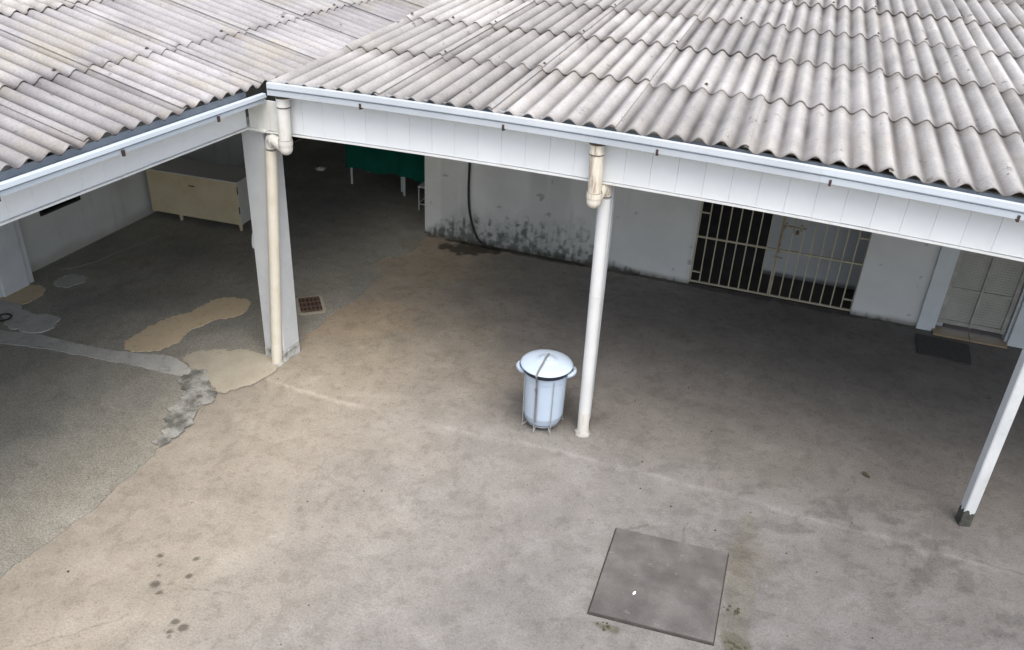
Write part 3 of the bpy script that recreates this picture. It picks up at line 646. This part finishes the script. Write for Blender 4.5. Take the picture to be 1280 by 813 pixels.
for y in (-0.62, -1.62, -2.62, -3.6): MB().box(0.222, 0.24, -0.011, 0.011, -0.100, -0.055, 0.002).obj('bracket', M['rust'], gl, (0, y, 0.01))

# ------------------------------------------------------------------ columns, posts, pipes
col = thing('corner_column', 'thick square white concrete column at the inner corner, pipe running down its edge', 'column', (-0.01, 0.17, 0), -0.10)
b = MB(); b.box(-0.125, 0.125, -0.125, 0.125, 0.12, 2.43, 0.012); b.obj('shaft', M['column'], col)
b = MB(); b.box(-0.128, 0.128, -0.128, 0.128, -0.01, 0.125, 0.014); b.obj('foot', M['column_base'], col)
b = MB()
q = [[b.bm.verts.new((x, y, z)) for x, z in ((-0.118, 1.42), (-0.150, 1.33), (-0.163, 1.24), (-0.155, 1.19), (-0.135, 1.21), (-0.118, 1.16))] for y in (-0.10, 0.10)]
b.bm.faces.new(q[0]); b.bm.faces.new(q[1][::-1])
for i in range(6): b.bm.faces.new((q[0][i], q[1][i], q[1][(i + 1) % 6], q[0][(i + 1) % 6]))
b.obj('loose_plaster', M['column'], col)
b = MB(); b.box(-0.20, 0.20, -0.19, 0.15, 2.405, 2.425, 0.003); b.obj('cap_plate', M['trim'], col)
def post(x, y, label, rz, wx=0.095, wy=0.095, foot=0.11, lean=0.0):
    p = thing('roof_post', label, 'post', (x, y, 0), rz, 'slender white posts under the long fascia')
    b = MB(); b.box(-wx / 2, wx / 2, -wy / 2, wy / 2, foot, 2.42, 0.008); b.obj('shaft', M['column'], p)
    b = MB(); b.box(-wx / 2 - .001, wx / 2 + .001, -wy / 2 - .001, wy / 2 + .001, -0.01, foot + 0.004, 0.006)
    bmesh.ops.subdivide_edges(b.bm, edges=[e for e in b.bm.edges if e.calc_length() > 0.05], cuts=4, use_grid_fill=True)
    for v in b.bm.verts:
        if v.co.z > foot - 0.02: v.co.z += random.uniform(-0.01, 0.055)
    b.obj('foot', M['post_foot'], p)
    return p
post(6.455, 0.12, 'slender white post with black foot at the right edge of the photo', 0.25, 0.092, 0.092, 0.12)
post(3.205, 0.18, 'slender white post half hidden behind the downpipe beside the enamel bin', 0.0, 0.10, 0.09, 0.05)

def arc(c, r, a0, a1, ax, n=7):
    """points on an arc in the plane of two axis vectors"""
    A, B = Vector(ax[0]), Vector(ax[1])
    return [Vector(c) + A * r * math.cos(a0 + (a1 - a0) * i / n) + B * r * math.sin(a0 + (a1 - a0) * i / n) for i in range(n + 1)]
def downpipe(name, label, top, elbow, head, foot, rad, mats, rise=0.0):
    """drop pipe under the gutter, U-bend back under the fascia, long pipe to the floor"""
    t = thing(name, label, 'pipe', (foot[0], foot[1], 0), 0, 'downpipes')
    off = Vector((foot[0], foot[1], 0)); P = lambda q: Vector(q) - off
    b = MB(); b.tube([P((top[0], top[1], top[2])), P((elbow[0], elbow[1], elbow[2]))], rad, 20); b.obj('drop_pipe', mats[0], t)
    b = MB()
    for z in (top[2] - 0.075, top[2] - 0.02): b.tube([P((top[0], top[1], z)), P((top[0], top[1], z - 0.018))], rad * 1.10, 20)
    b.tube([P((top[0], top[1], top[2] - 0.020)), P((top[0], top[1], top[2] - 0.093))], rad * 1.06, 20); b.obj('collar', mats[0], t)
    b = MB(); b.tube([P((top[0], top[1], top[2] + 0.006)), P((top[0], top[1], top[2] - 0.022))], rad * 1.14, 20); b.obj('outlet', M['grime'], t)
    for z in (top[2] - 0.096, elbow[2] + 0.034):
        b = MB(); b.tube([P((top[0] + (elbow[0] - top[0]) * (0 if z > 2.6 else 1), top[1], z)), P((top[0] + (elbow[0] - top[0]) * (0 if z > 2.6 else 1), top[1], z - 0.006))], rad * 1.09, 20); b.obj('grime_ring', M['grime'], t)
    e = Vector(elbow); f = Vector(head[:2] + (elbow[2],)); span = (f - e); L = span.length; hd = span.normalized()
    b = MB(); cup = P(e)
    b.lathe([(rad * 1.07, 0.04)] + [(rad * 1.07 * math.cos(a), -0.045 - rad * 1.05 * math.sin(a)) for a in [math.pi / 2 * i / 7 for i in range(8)]], 20, cup)
    br = rad * 0.93
    b.tube([P(e + Vector((0, 0, -0.05))), P(e + hd * (L - 0.05) + Vector((0, 0, rise - 0.01))), P(e + hd * (L - 0.015) + Vector((0, 0, rise - 0.02))), P(e + hd * L + Vector((0, 0, rise - 0.05))), P(e + hd * L + Vector((0, 0, rise - 0.10)))], [br, br, br, br, br], 18)
    b.obj('elbow', mats[0], t)
    b = MB(); b.tube([P(e + hd * (L * 0.70) + Vector((0, 0, rise * 0.7 - 0.025))), P(e + hd * (L * 0.70 + 0.014) + Vector((0, 0, rise * 0.7 - 0.023)))], br * 1.14, 18); b.obj('collar', mats[0], t)
    bend2 = [P(e + hd * L + Vector((0, 0, rise - 0.10)))]
    b = MB(); b.tube([P(e + Vector((0, 0, 0.03))), P(e + Vector((0, 0, -0.012)))], rad * 1.15, 20); b.obj('collar', mats[0], t)
    s = bend2[-1] - Vector((0, 0, 0.02)); low = Vector((0, 0, foot[2]))
    q = low + (s - low) * 0.11
    b = MB(); b.tube([s, q], rad * 0.98, 20); b.obj('long_pipe', mats[1], t)
    b = MB(); b.tube([q, low + Vector((0, 0, 0.02))], rad * 0.982, 20); b.obj('pipe_foot', mats[2], t)
    jt = low + (s - low) * 0.62
    b = MB(); b.tube([jt + (s - low).normalized() * 0.004, jt], rad * 1.01, 20); b.obj('joint_ring', mats[2], t)
    b = MB(); b.lathe([(rad * 1.3, -0.02), (rad * 1.35, 0.008), (rad * 1.15, 0.028), (rad * 0.97, 0.026)], 14, (0, 0, low.z))
    for v in b.bm.verts: v.co += Vector((random.uniform(-.008, .008), random.uniform(-.008, .008), random.uniform(-.005, .006)))
    b.obj('mortar_collar', M['patch_grey'], t)
    return t
downpipe('downpipe', 'cream downpipe in front of the thick corner column', (0.415, -0.078, 2.775), (0.405, -0.078, 2.36), (0.185, 0.02), (0.035, -0.01, 0.0), 0.055,
         (M['pipe_cream'], M['pipe'], M['pipe']))
downpipe('downpipe', 'brown stained downpipe with a U bend beside the enamel bin', (3.135, -0.078, 2.78), (3.15, -0.078, 2.35), (3.20, 0.085), (3.225, 0.075, 0.0), 0.054,
         (M['pipe_stained'], M['pipe_white'], M['pipe_cream']), 0.06)

# ------------------------------------------------------------------ gate
gt = thing('barred_gate', 'cream iron double gate of vertical bars in the back wall', 'gate', (G0, DB + 0.03, 0))
GW = (G1 - G0); LW = GW / 2 - 0.012; GT = 2.12
MBv = MB(); MBv.box(-0.0075, 0.0075, -0.0075, 0.0075, 0, GT - 0.06); bar_me = MBv.mesh('bar', M['gate'])
for li in range(2):
    leaf = link('gate_leaf', None, gt, (0.008 + li * (GW / 2 + 0.004), 0, 0.025))
    for x in (0.0, LW):
        b = MB(); b.box(x - 0.013, x + 0.013, -0.013, 0.013, 0, GT - 0.03, 0.002); b.obj('stile', M['gate'], leaf)
    for z in (0.012, 1.05, GT - 0.045):
        zz = z if z != 1.05 else 0.615
        b = MB(); b.box(0.0135, LW - 0.0135, -0.0105, 0.0105, zz - 0.011, zz + 0.011); b.obj('rail', M['gate'], leaf)
    b = MB(); b.box(0.0135, LW - 0.0135, -0.0105, 0.0105, 1.30 - .011, 1.30 + .011); b.obj('rail', M['gate'], leaf)
    nb = 7
    for k in range(1, nb + 1):
        link('bar', bar_me, leaf, (LW * k / (nb + 1), 0, 0.02))
    side = 0.0 if li == 0 else LW
    xa, xb = (0.0135, LW / (nb + 1) - 0.01) if li == 0 else (LW * nb / (nb + 1) + 0.01, LW - 0.0135)
    for z in (0.145, 0.93):
        b = MB(); b.box(xa, xb, -0.009, 0.009, z - 0.009, z + 0.009); b.obj('corner_bar', M['gate'], leaf)
b = MB(); b.tube([(GW / 2 + 0.02, -0.03, 0.965), (GW / 2 + 0.27, -0.03, 0.965)], 0.011, 8); b.box(GW / 2 + 0.03, GW / 2 + 0.055, -0.045, -0.014, 0.93, 1.0); b.box(GW / 2 + 0.2, GW / 2 + 0.225, -0.045, -0.014, 0.93, 1.0)
b.tube([(GW / 2 + 0.13, -0.03, 0.97), (GW / 2 + 0.13, -0.05, 0.90)], 0.008, 8); b.obj('slide_bolt', M['gate_rust'], gt)
b = MB(); b.tube([(GW / 2 + 0.012, -0.03, 0.62), (GW / 2 + 0.012, -0.03, 1.15)], 0.011, 8); b.tube([(GW / 2 - 0.04, -0.03, 0.56), (GW / 2 + 0.07, -0.03, 0.56)], 0.010, 8); b.obj('drop_bolt', M['gate_rust'], gt)
b = MB(); b.box(GW / 2 + 0.155, GW / 2 + 0.195, -0.055, -0.03, 0.885, 0.93, 0.004); b.tube(arc((GW / 2 + 0.175, -0.042, 0.93), 0.014, 0, math.pi, ((1, 0, 0), (0, 0, 1))), 0.004, 6); b.obj('padlock', M['iron'], gt)

# ------------------------------------------------------------------ door at the right
dr = thing('panel_door', 'dingy cream door of four meshed panels at the right end of the back wall', 'door', (D0, DB, 0))
DW = D1 - D0
b = MB(); b.box(0.03, DW - 0.03, 0.055, 0.075, 0.09, DH - 0.04); b.obj('leaf_sheet', M['door'], dr)
for x, wd in ((0.05, 0.05), (DW / 2 - 0.005, 0.032), (DW - 0.06, 0.05)):
    b = MB(); b.box(x - wd / 2, x + wd / 2, 0.028, 0.054, 0.09, DH - 0.05, 0.003); b.obj('stile', M['door_rail'], dr)
for z, hh in ((0.12, 0.05), (0.545, 0.025), (1.0, 0.03), (1.5, 0.03), (DH - 0.09, 0.05)):
    for x0, x1 in ((0.0755, DW / 2 - 0.0215), (DW / 2 + 0.0115, DW - 0.0855)):
        b = MB(); b.box(x0, x1, 0.031, 0.053, z - hh / 2, z + hh / 2, 0.003); b.obj('rail', M['door_rail'], dr)
# welded mesh over each panel
for x0, x1 in ((0.0755, DW / 2 - 0.0215), (DW / 2 + 0.0115, DW - 0.0855)):
    for z0, z1 in ((0.145, 0.532), (0.558, 0.985), (1.015, 1.485)):
        b = MB(); nx_ = int((x1 - x0) / 0.03); nz_ = int((z1 - z0) / 0.03)
        for i in range(1, nx_): xx = x0 + (x1 - x0) * i / nx_; b.box(xx - .0012, xx + .0012, 0.043, 0.0455, z0, z1)
        for i in range(1, nz_): zz = z0 + (z1 - z0) * i / nz_; b.box(x0, x1, 0.0456, 0.048, zz - .0012, zz + .0012)
        b.obj('wire_mesh', M['door_rail'], dr)['kind'] = 'stuff'
b = MB(); b.box(0.0, 0.028, -0.004, 0.14, 0.0, DH); b.box(DW - 0.028, DW, -0.004, 0.14, 0.0, DH); b.box(0.0285, DW - 0.0285, -0.003, 0.14, DH - 0.035, DH); b.obj('frame', M['jamb'], dr)
for i in range(2):
    b = MB(); b.box(0.004 + i * (DW / 2 - 0.002), DW / 2 - 0.003 + i * (DW / 2 - 0.003), -0.14, 0.05, 0.0, 0.024, 0.004); b.obj('threshold_tile', M['tile'], dr)
dp = MB().box(-0.17, 0.0, -0.045, 0.02, -0.01, 2.6, 0.006).obj('door_pilaster', M['jamb'], None, (D0 - 0.003, DB, 0)); tag(dp, 'pale bluish pilaster just left of the cream panelled door', 'pilaster')
dp2 = MB().box(0.0, 0.2, -0.045, 0.02, -0.01, 2.6, 0.006).obj('door_pilaster', M['jamb'], None, (D1 + 0.003, DB, 0)); tag(dp2, 'pale pilaster right of the cream panelled door at the photo edge', 'pilaster')
mt = flat('doormat', [(6.29, 3.44), (6.283, 3.2), (6.28, 2.97), (6.55, 2.955), (6.82, 2.93), (6.835, 3.2), (6.84, 3.40), (6.5, 3.43)], 0.016, M['mat'], 0.014)
tag(mt, 'flat dark doormat on the floor before the cream panelled door', 'doormat')

# ------------------------------------------------------------------ hose
hp = [(0.655, 3.615, 2.2), (0.65, 3.61, 1.6), (0.648, 3.61, 1.13), (0.643, 3.61, 0.78), (0.66, 3.605, 0.5), (0.71, 3.60, 0.29), (0.79, 3.59, 0.11), (0.90, 3.575, 0.035), (0.95, 3.56, 0.022), (1.02, 3.56, 0.02)]
pts = []
for i in range(len(hp) - 1):
    p = [Vector(hp[min(max(i + j, 0), len(hp) - 1)]) for j in (-1, 0, 1, 2)]
    for s in range(5):
        t = s / 5; pts.append(0.5 * ((2 * p[1]) + (p[2] - p[0]) * t + (2 * p[0] - 5 * p[1] + 4 * p[2] - p[3]) * t * t + (-p[0] + 3 * p[1] - 3 * p[2] + p[3]) * t ** 3))
hs = MB().tube([p - Vector((0.65, 3.61, 0)) for p in pts], 0.016, 10).obj('hose', M['black'], None, (0.65, 3.61, 0)); tag(hs, 'black hose hanging down the mouldy back wall to the floor', 'hose')

# ------------------------------------------------------------------ enamel bin in its wire stand
BX, BY = 2.835, 0.075
bn = thing('enamel_bin', 'white enamel lidded bin standing in a wire frame', 'bin', (BX, BY, 0.055), R(12))
bn.scale = (1.0, 1.0, 1.15)
b = MB(); b.lathe([(0.0, 0.0), (0.12, 0.0), (0.155, 0.012), (0.172, 0.035), (0.180, 0.075), (0.183, 0.08), (0.184, 0.09), (0.190, 0.40), (0.191, 0.41), (0.194, 0.418), (0.196, 0.43), (0.198, 0.49), (0.205, 0.50), (0.205, 0.507), (0.192, 0.503), (0.186, 0.40), (0.17, 0.05), (0.0, 0.02)], 48)
b.obj('body', M['enamel'], bn)
b = MB(); b.lathe([(0.2055, 0.476), (0.213, 0.479), (0.218, 0.49), (0.2175, 0.513), (0.205, 0.516), (0.2055, 0.476)], 48); b.obj('rim', M['rim'], bn)
ld = MB().lathe([(0.0, 0.572), (0.05, 0.571), (0.066, 0.568), (0.074, 0.561), (0.12, 0.557), (0.17, 0.549), (0.208, 0.540), (0.232, 0.530), (0.239, 0.524), (0.237, 0.518), (0.2, 0.535), (0.0, 0.57)], 48).obj('lid', M['enamel'], bn)
MB().lathe([(0.0, 0.582), (0.022, 0.581), (0.028, 0.577), (0.026, 0.572), (0.016, 0.568)], 24).obj('knob', M['enamel'], ld)
b = MB(); b.lathe([(0.236, 0.515), (0.2415, 0.518), (0.2415, 0.524), (0.236, 0.525)], 48); b.obj('lid_edge', M['rim'], ld)
for sgn in (-1, 1):
    b = MB(); b.tube([(sgn * 0.19, -0.075, 0.47), (sgn * 0.225, -0.06, 0.475), (sgn * 0.25, -0.03, 0.48), (sgn * 0.257, 0.0, 0.48), (sgn * 0.25, 0.03, 0.48), (sgn * 0.225, 0.06, 0.475), (sgn * 0.19, 0.075, 0.47)], 0.021, 10)
    b.obj('handle', M['enamel'], bn)
st = thing('bin_stand', 'thin grey wire stand with a dark strap holding the enamel bin', 'stand', (BX, BY, 0))
st.scale = (1.0, 1.0, 1.15)
def ring(r, z, rad, seg=32):
    b = MB(); b.tube([(r * math.cos(2 * math.pi * k / seg), r * math.sin(2 * math.pi * k / seg), z) for k in range(seg + 1)], rad, 6); return b
ring(0.15, 0.048, 0.004).obj('hoop', M['wire'], st)
for a in (215, 262, 308, 35, 125):
    c, s = math.cos(R(a)), math.sin(R(a))
    b = MB(); b.tube([(0.204 * c, 0.204 * s, 0.50), (0.196 * c, 0.196 * s, 0.15), (0.193 * c, 0.193 * s, 0.05), (0.205 * c, 0.205 * s, 0.004)], 0.0042, 6)
    b.tube([(0.205 * c, 0.205 * s, 0.006), (0.15 * c, 0.15 * s, 0.046)], 0.004, 6); b.obj('leg', M['wire'], st)
a = R(266); c, s = math.cos(a), math.sin(a); perp = Vector((-s, c, 0))
prof = [(-0.05, 0.636), (0.0, 0.637), (0.05, 0.632), (0.10, 0.618), (0.17, 0.606), (0.225, 0.592), (0.249, 0.573), (0.222, 0.50), (0.214, 0.42), (0.208, 0.25), (0.204, 0.12)]
b = MB()
prev = None
for r_, z in prof:
    wd = 0.009
    q = [b.bm.verts.new(Vector((r_ * c, r_ * s, z + (0.004 if r_ < 0.22 else 0))) + perp * k + Vector((c, s, 0)) * o_) for k, o_ in ((-wd, 0), (wd, 0), (wd, 0.004), (-wd, 0.004))]
    if prev:
        for i in range(4): b.bm.faces.new((prev[i], prev[(i + 1) % 4], q[(i + 1) % 4], q[i]))
    prev = q
sp = b.obj('strap', M['strap'], st)
b = MB(); b.tube([(0.217 * c, 0.217 * s, 0.47), (0.226 * c - 0.012, 0.226 * s, 0.44), (0.219 * c - 0.004, 0.219 * s, 0.40), (0.22 * c + 0.006, 0.22 * s, 0.43), (0.217 * c, 0.217 * s, 0.47)], 0.005, 6); b.obj('buckle', M['strap'], sp)

# ------------------------------------------------------------------ hatch, drain, ring, small bits
ht = thing('inspection_hatch', 'square grey slab cover let into the yard floor', 'hatch', (4.25, -1.475, 0))
hq = [(3.815, -1.055), (4.680, -1.000), (4.688, -1.900), (3.828, -1.955)]
cx, cy = 4.25, -1.475
flat('joint', [(cx * 0 + (x - cx) * 1.022, (y - cy) * 1.022 - 0.004) for x, y in hq], 0.0065, M['gap'], 0.02, ht)
b = MB()
top = [b.bm.verts.new((x - cx, y - cy, 0.024)) for x, y in hq]; bot = [b.bm.verts.new((x - cx, y - cy, -0.03)) for x, y in hq]
b.bm.faces.new(top); b.bm.faces.new(list(reversed(bot)))
for i in range(4): b.bm.faces.new((top[i], bot[i], bot[(i + 1) % 4], top[(i + 1) % 4]))
bmesh.ops.bevel(b.bm, geom=[e for e in b.bm.edges if all(v.co.z > 0 for v in e.verts)], offset=0.004, segments=1, affect='EDGES')
b.obj('slab', M['slab'], ht)
ps = flat('paper_scrap', [(4.08, -1.687), (4.088, -1.662), (4.099, -1.658), (4.102, -1.68), (4.09, -1.698)], 0.027, M['paper'], 0.002); tag(ps, 'tiny white scrap of paper lying on the hatch slab', 'litter')
lf = flat('leaf', smooth_outline([(5.67, 0.46), (5.69, 0.50), (5.72, 0.47), (5.74, 0.43), (5.71, 0.43)], 3, 0.003, 3), 0.012, M['leaf'], 0.004); tag(lf, 'small dark dry leaf on the floor between bin and right post', 'leaf')
rm = random.Random(5)
b = MB()
for k in range(34):
    cxm, cym = ((4.82, -1.86), (3.97, -2.02), (4.8, -1.55))[k % 3]; r_ = 0.006 + rm.random() * 0.006
    b.lathe([(0, r_ * 0.8), (r_ * 0.8, r_ * 0.4), (r_, -0.004)], 5, (cxm + rm.gauss(0, 0.035), cym + rm.gauss(0, 0.018), 0.003))
o = b.obj('moss', M['moss']); o['kind'] = 'stuff'
b = MB()
for k in range(160):
    r_ = 0.003 + rm.random() ** 3 * 0.007; x_, y_ = rm.uniform(0.2, 8.2), rm.uniform(-3.4, 3.3)
    b.lathe([(0, r_ * 0.7), (r_ * rm.uniform(.7, 1.1), r_ * 0.3), (r_, -0.004)], 5, (x_, y_, 0.003))
o = b.obj('grit', M['leaf']); o['kind'] = 'stuff'

dq = [(-0.535, 1.285), (-0.31, 1.46), (-0.075, 1.10), (-0.30, 0.925)]
dc = Vector((-0.305, 1.19)); drn = thing('floor_drain', 'rusty slotted drain grate set in pale mortar behind the corner column', 'drain', (dc.x, dc.y, 0), math.atan2(1.46 - 1.285, 0.225))
hl, hwd = 0.155, 0.215
def rrect(a, c_, r_): return [(sx * (a - r_) + r_ * math.cos(t), sy * (c_ - r_) + r_ * math.sin(t)) for sx, sy, t0 in ((1, 1, 0), (-1, 1, 90), (-1, -1, 180), (1, -1, 270)) for t in [R(t0 + 22.5 * i) for i in range(5)]]
flat('surround', rrect(hl, hwd, 0.05), 0.0155, M['patch_cream'], 0.012, drn)
flat('pit', rrect(hl - 0.035, hwd - 0.045, 0.03), 0.018, M['gap'], 0.004, drn)
b = MB(); b.box(-0.009, 0.009, -hwd + .045, hwd - .045, 0.017, 0.03, 0.002); dbar = b.mesh('bar', M['iron'])
for k in range(5): link('bar', dbar, drn, (-0.092 + k * 0.046, 0, 0))
b = MB()
for y in (-0.155, -0.05, 0.055, 0.16): b.box(-0.118, 0.118, y - 0.008, y + 0.008, 0.0175, 0.0285)
b.obj('cross_bars', M['iron'], drn)
rg = ring(0.075, 0.0, 0.009, 28).obj('iron_ring', M['black'], None, (-3.08, -0.42, 0.03)); tag(rg, 'black ring lying on the grey cement at the left photo edge', 'ring')

# ------------------------------------------------------------------ cabinet
cb = thing('cabinet', 'long low cream cabinet on short legs under the left roof', 'cabinet', (-2.92, 2.85, 0), R(3.0))
cw, ch0, ch1, cd = 0.69, 0.10, 0.71, 0.27
b = MB(); b.box(-cw, cw, -cd + 0.012, cd, ch0, ch1 - 0.02, 0.004); b.obj('carcass', M['cabinet_grey'], cb)
b = MB(); b.box(-cw - 0.012, cw + 0.012, -cd - 0.014, cd + 0.006, ch1 - 0.02, ch1, 0.003); b.obj('top', M['cabinet_grey'], cb)
b = MB(); b.box(-cw + 0.004, cw - 0.004, -cd, -cd + 0.0115, ch0 + 0.004, ch1 - 0.024, 0.002); d_ = b.obj('front_panel', M['cabinet'], cb)
MB().box(-0.05, 0.04, -cd - 0.005, -cd + 0.001, ch1 - 0.163, ch1 - 0.148, 0.002).obj('handle_slot', M['black'], d_)
for z in (0.16, 0.44): MB().box(cw - 0.006, cw + 0.001, -cd - 0.004, -cd + 0.013, ch0 + z, ch0 + z + 0.10, 0.001).obj('hinge', M['rust'], cb)
b = MB(); b.box(-0.022, 0.022, -0.022, 0.022, 0, ch0 - 0.001, 0.003)
for v in b.bm.verts:
    if v.co.z < 0.05: v.co.x *= 0.6; v.co.y *= 0.6
lg = b.mesh('leg', M['cabinet'])
for x, y in ((cw - 0.03, -cd + 0.04), (cw - 0.03, cd - 0.05), (-0.27, -cd + 0.05), (-cw + 0.05, cd - 0.05)): link('leg', lg, cb, (x, y, 0))

# ------------------------------------------------------------------ things in the dark end of the left wing
def cloth_table(label, x, y, rz, lx, ly, h, drop):
    t = thing('cloth_table', label, 'table', (x, y, 0), rz, 'tables under green cloths')
    b = MB(); nx_, k = 24, 0
    top = []; per = []
    for i in range(nx_ * 4):
        s = i / (nx_ * 4) * 4; e = int(s); f = s - e
        p = [(-lx + 2 * lx * f, -ly), (lx, -ly + 2 * ly * f), (lx - 2 * lx * f, ly), (-lx, ly - 2 * ly * f)][e]
        w_ = 0.012 * math.sin(i * 1.7) + 0.008 * math.sin(i * 0.6)
        o_ = [(0, -1), (1, 0), (0, 1), (-1, 0)][e]
        per.append((b.bm.verts.new((p[0], p[1], h)), b.bm.verts.new((p[0] + o_[0] * (0.03 + w_), p[1] + o_[1] * (0.03 + w_), h - drop + 0.02 * math.sin(i * 0.37)))))
    n_ = len(per)
    b.bm.faces.new([a for a, _ in per])
    for i in range(n_): f = b.bm.faces.new((per[i][0], per[i][1], per[(i + 1) % n_][1], per[(i + 1) % n_][0])); f.smooth = True
    b.obj('cloth', M['green'], t)
    l = MB().tube([(0, 0, 0), (0, 0, h - 0.01)], 0.02, 10).mesh('leg', M['white_metal'])
    for sx in (-1, 1):
        for sy in (-1, 1): link('leg', l, t, (sx * (lx - 0.06), sy * (ly - 0.04), 0))
    return t
cloth_table('table under a green cloth, white legs showing, deep in the dark left wing', -1.42, 5.25, 0.05, 0.48, 0.35, 0.74, 0.46)
cloth_table('second green covered table farther right, cut off by the corner of the back wall', -0.48, 5.05, -0.12, 0.42, 0.33, 0.72, 0.40)
sl = thing('metal_stool', 'thin white metal stool beside the corner of the back wall', 'stool', (-0.32, 4.50, 0))
MB().box(-0.13, 0.13, -0.13, 0.13, 0.355, 0.375, 0.004).obj('seat', M['white_metal'], sl)
l = MB().tube([(0, 0, 0), (0, 0, 0.355)], 0.010, 8).mesh('leg', M['white_metal'])
for sx in (-1, 1):
    for sy in (-1, 1): link('leg', l, sl, (sx * 0.115, sy * 0.115, 0))
b = MB()
for s_ in (-1, 1): b.box(-0.105, 0.105, s_ * 0.115 - .006, s_ * 0.115 + .006, 0.10, 0.112); b.box(s_ * 0.115 - .006, s_ * 0.115 + .006, -0.105, 0.105, 0.114, 0.126)
b.obj('stretcher', M['white_metal'], sl)
b = MB(); b.lathe([(0, 0.05), (0.05, 0.045), (0.09, 0.02), (0.1, 0.0)], 9)
for v in b.bm.verts: v.co += Vector((random.uniform(-.03, .03), random.uniform(-.03, .03), random.uniform(-.012, .012)))
cr = b.obj('crumpled_rag', M['white_metal'], None, (-2.57, 5.25, 0.02)); tag(cr, 'small pale crumpled rag on the dark floor left of the green tables', 'rag')
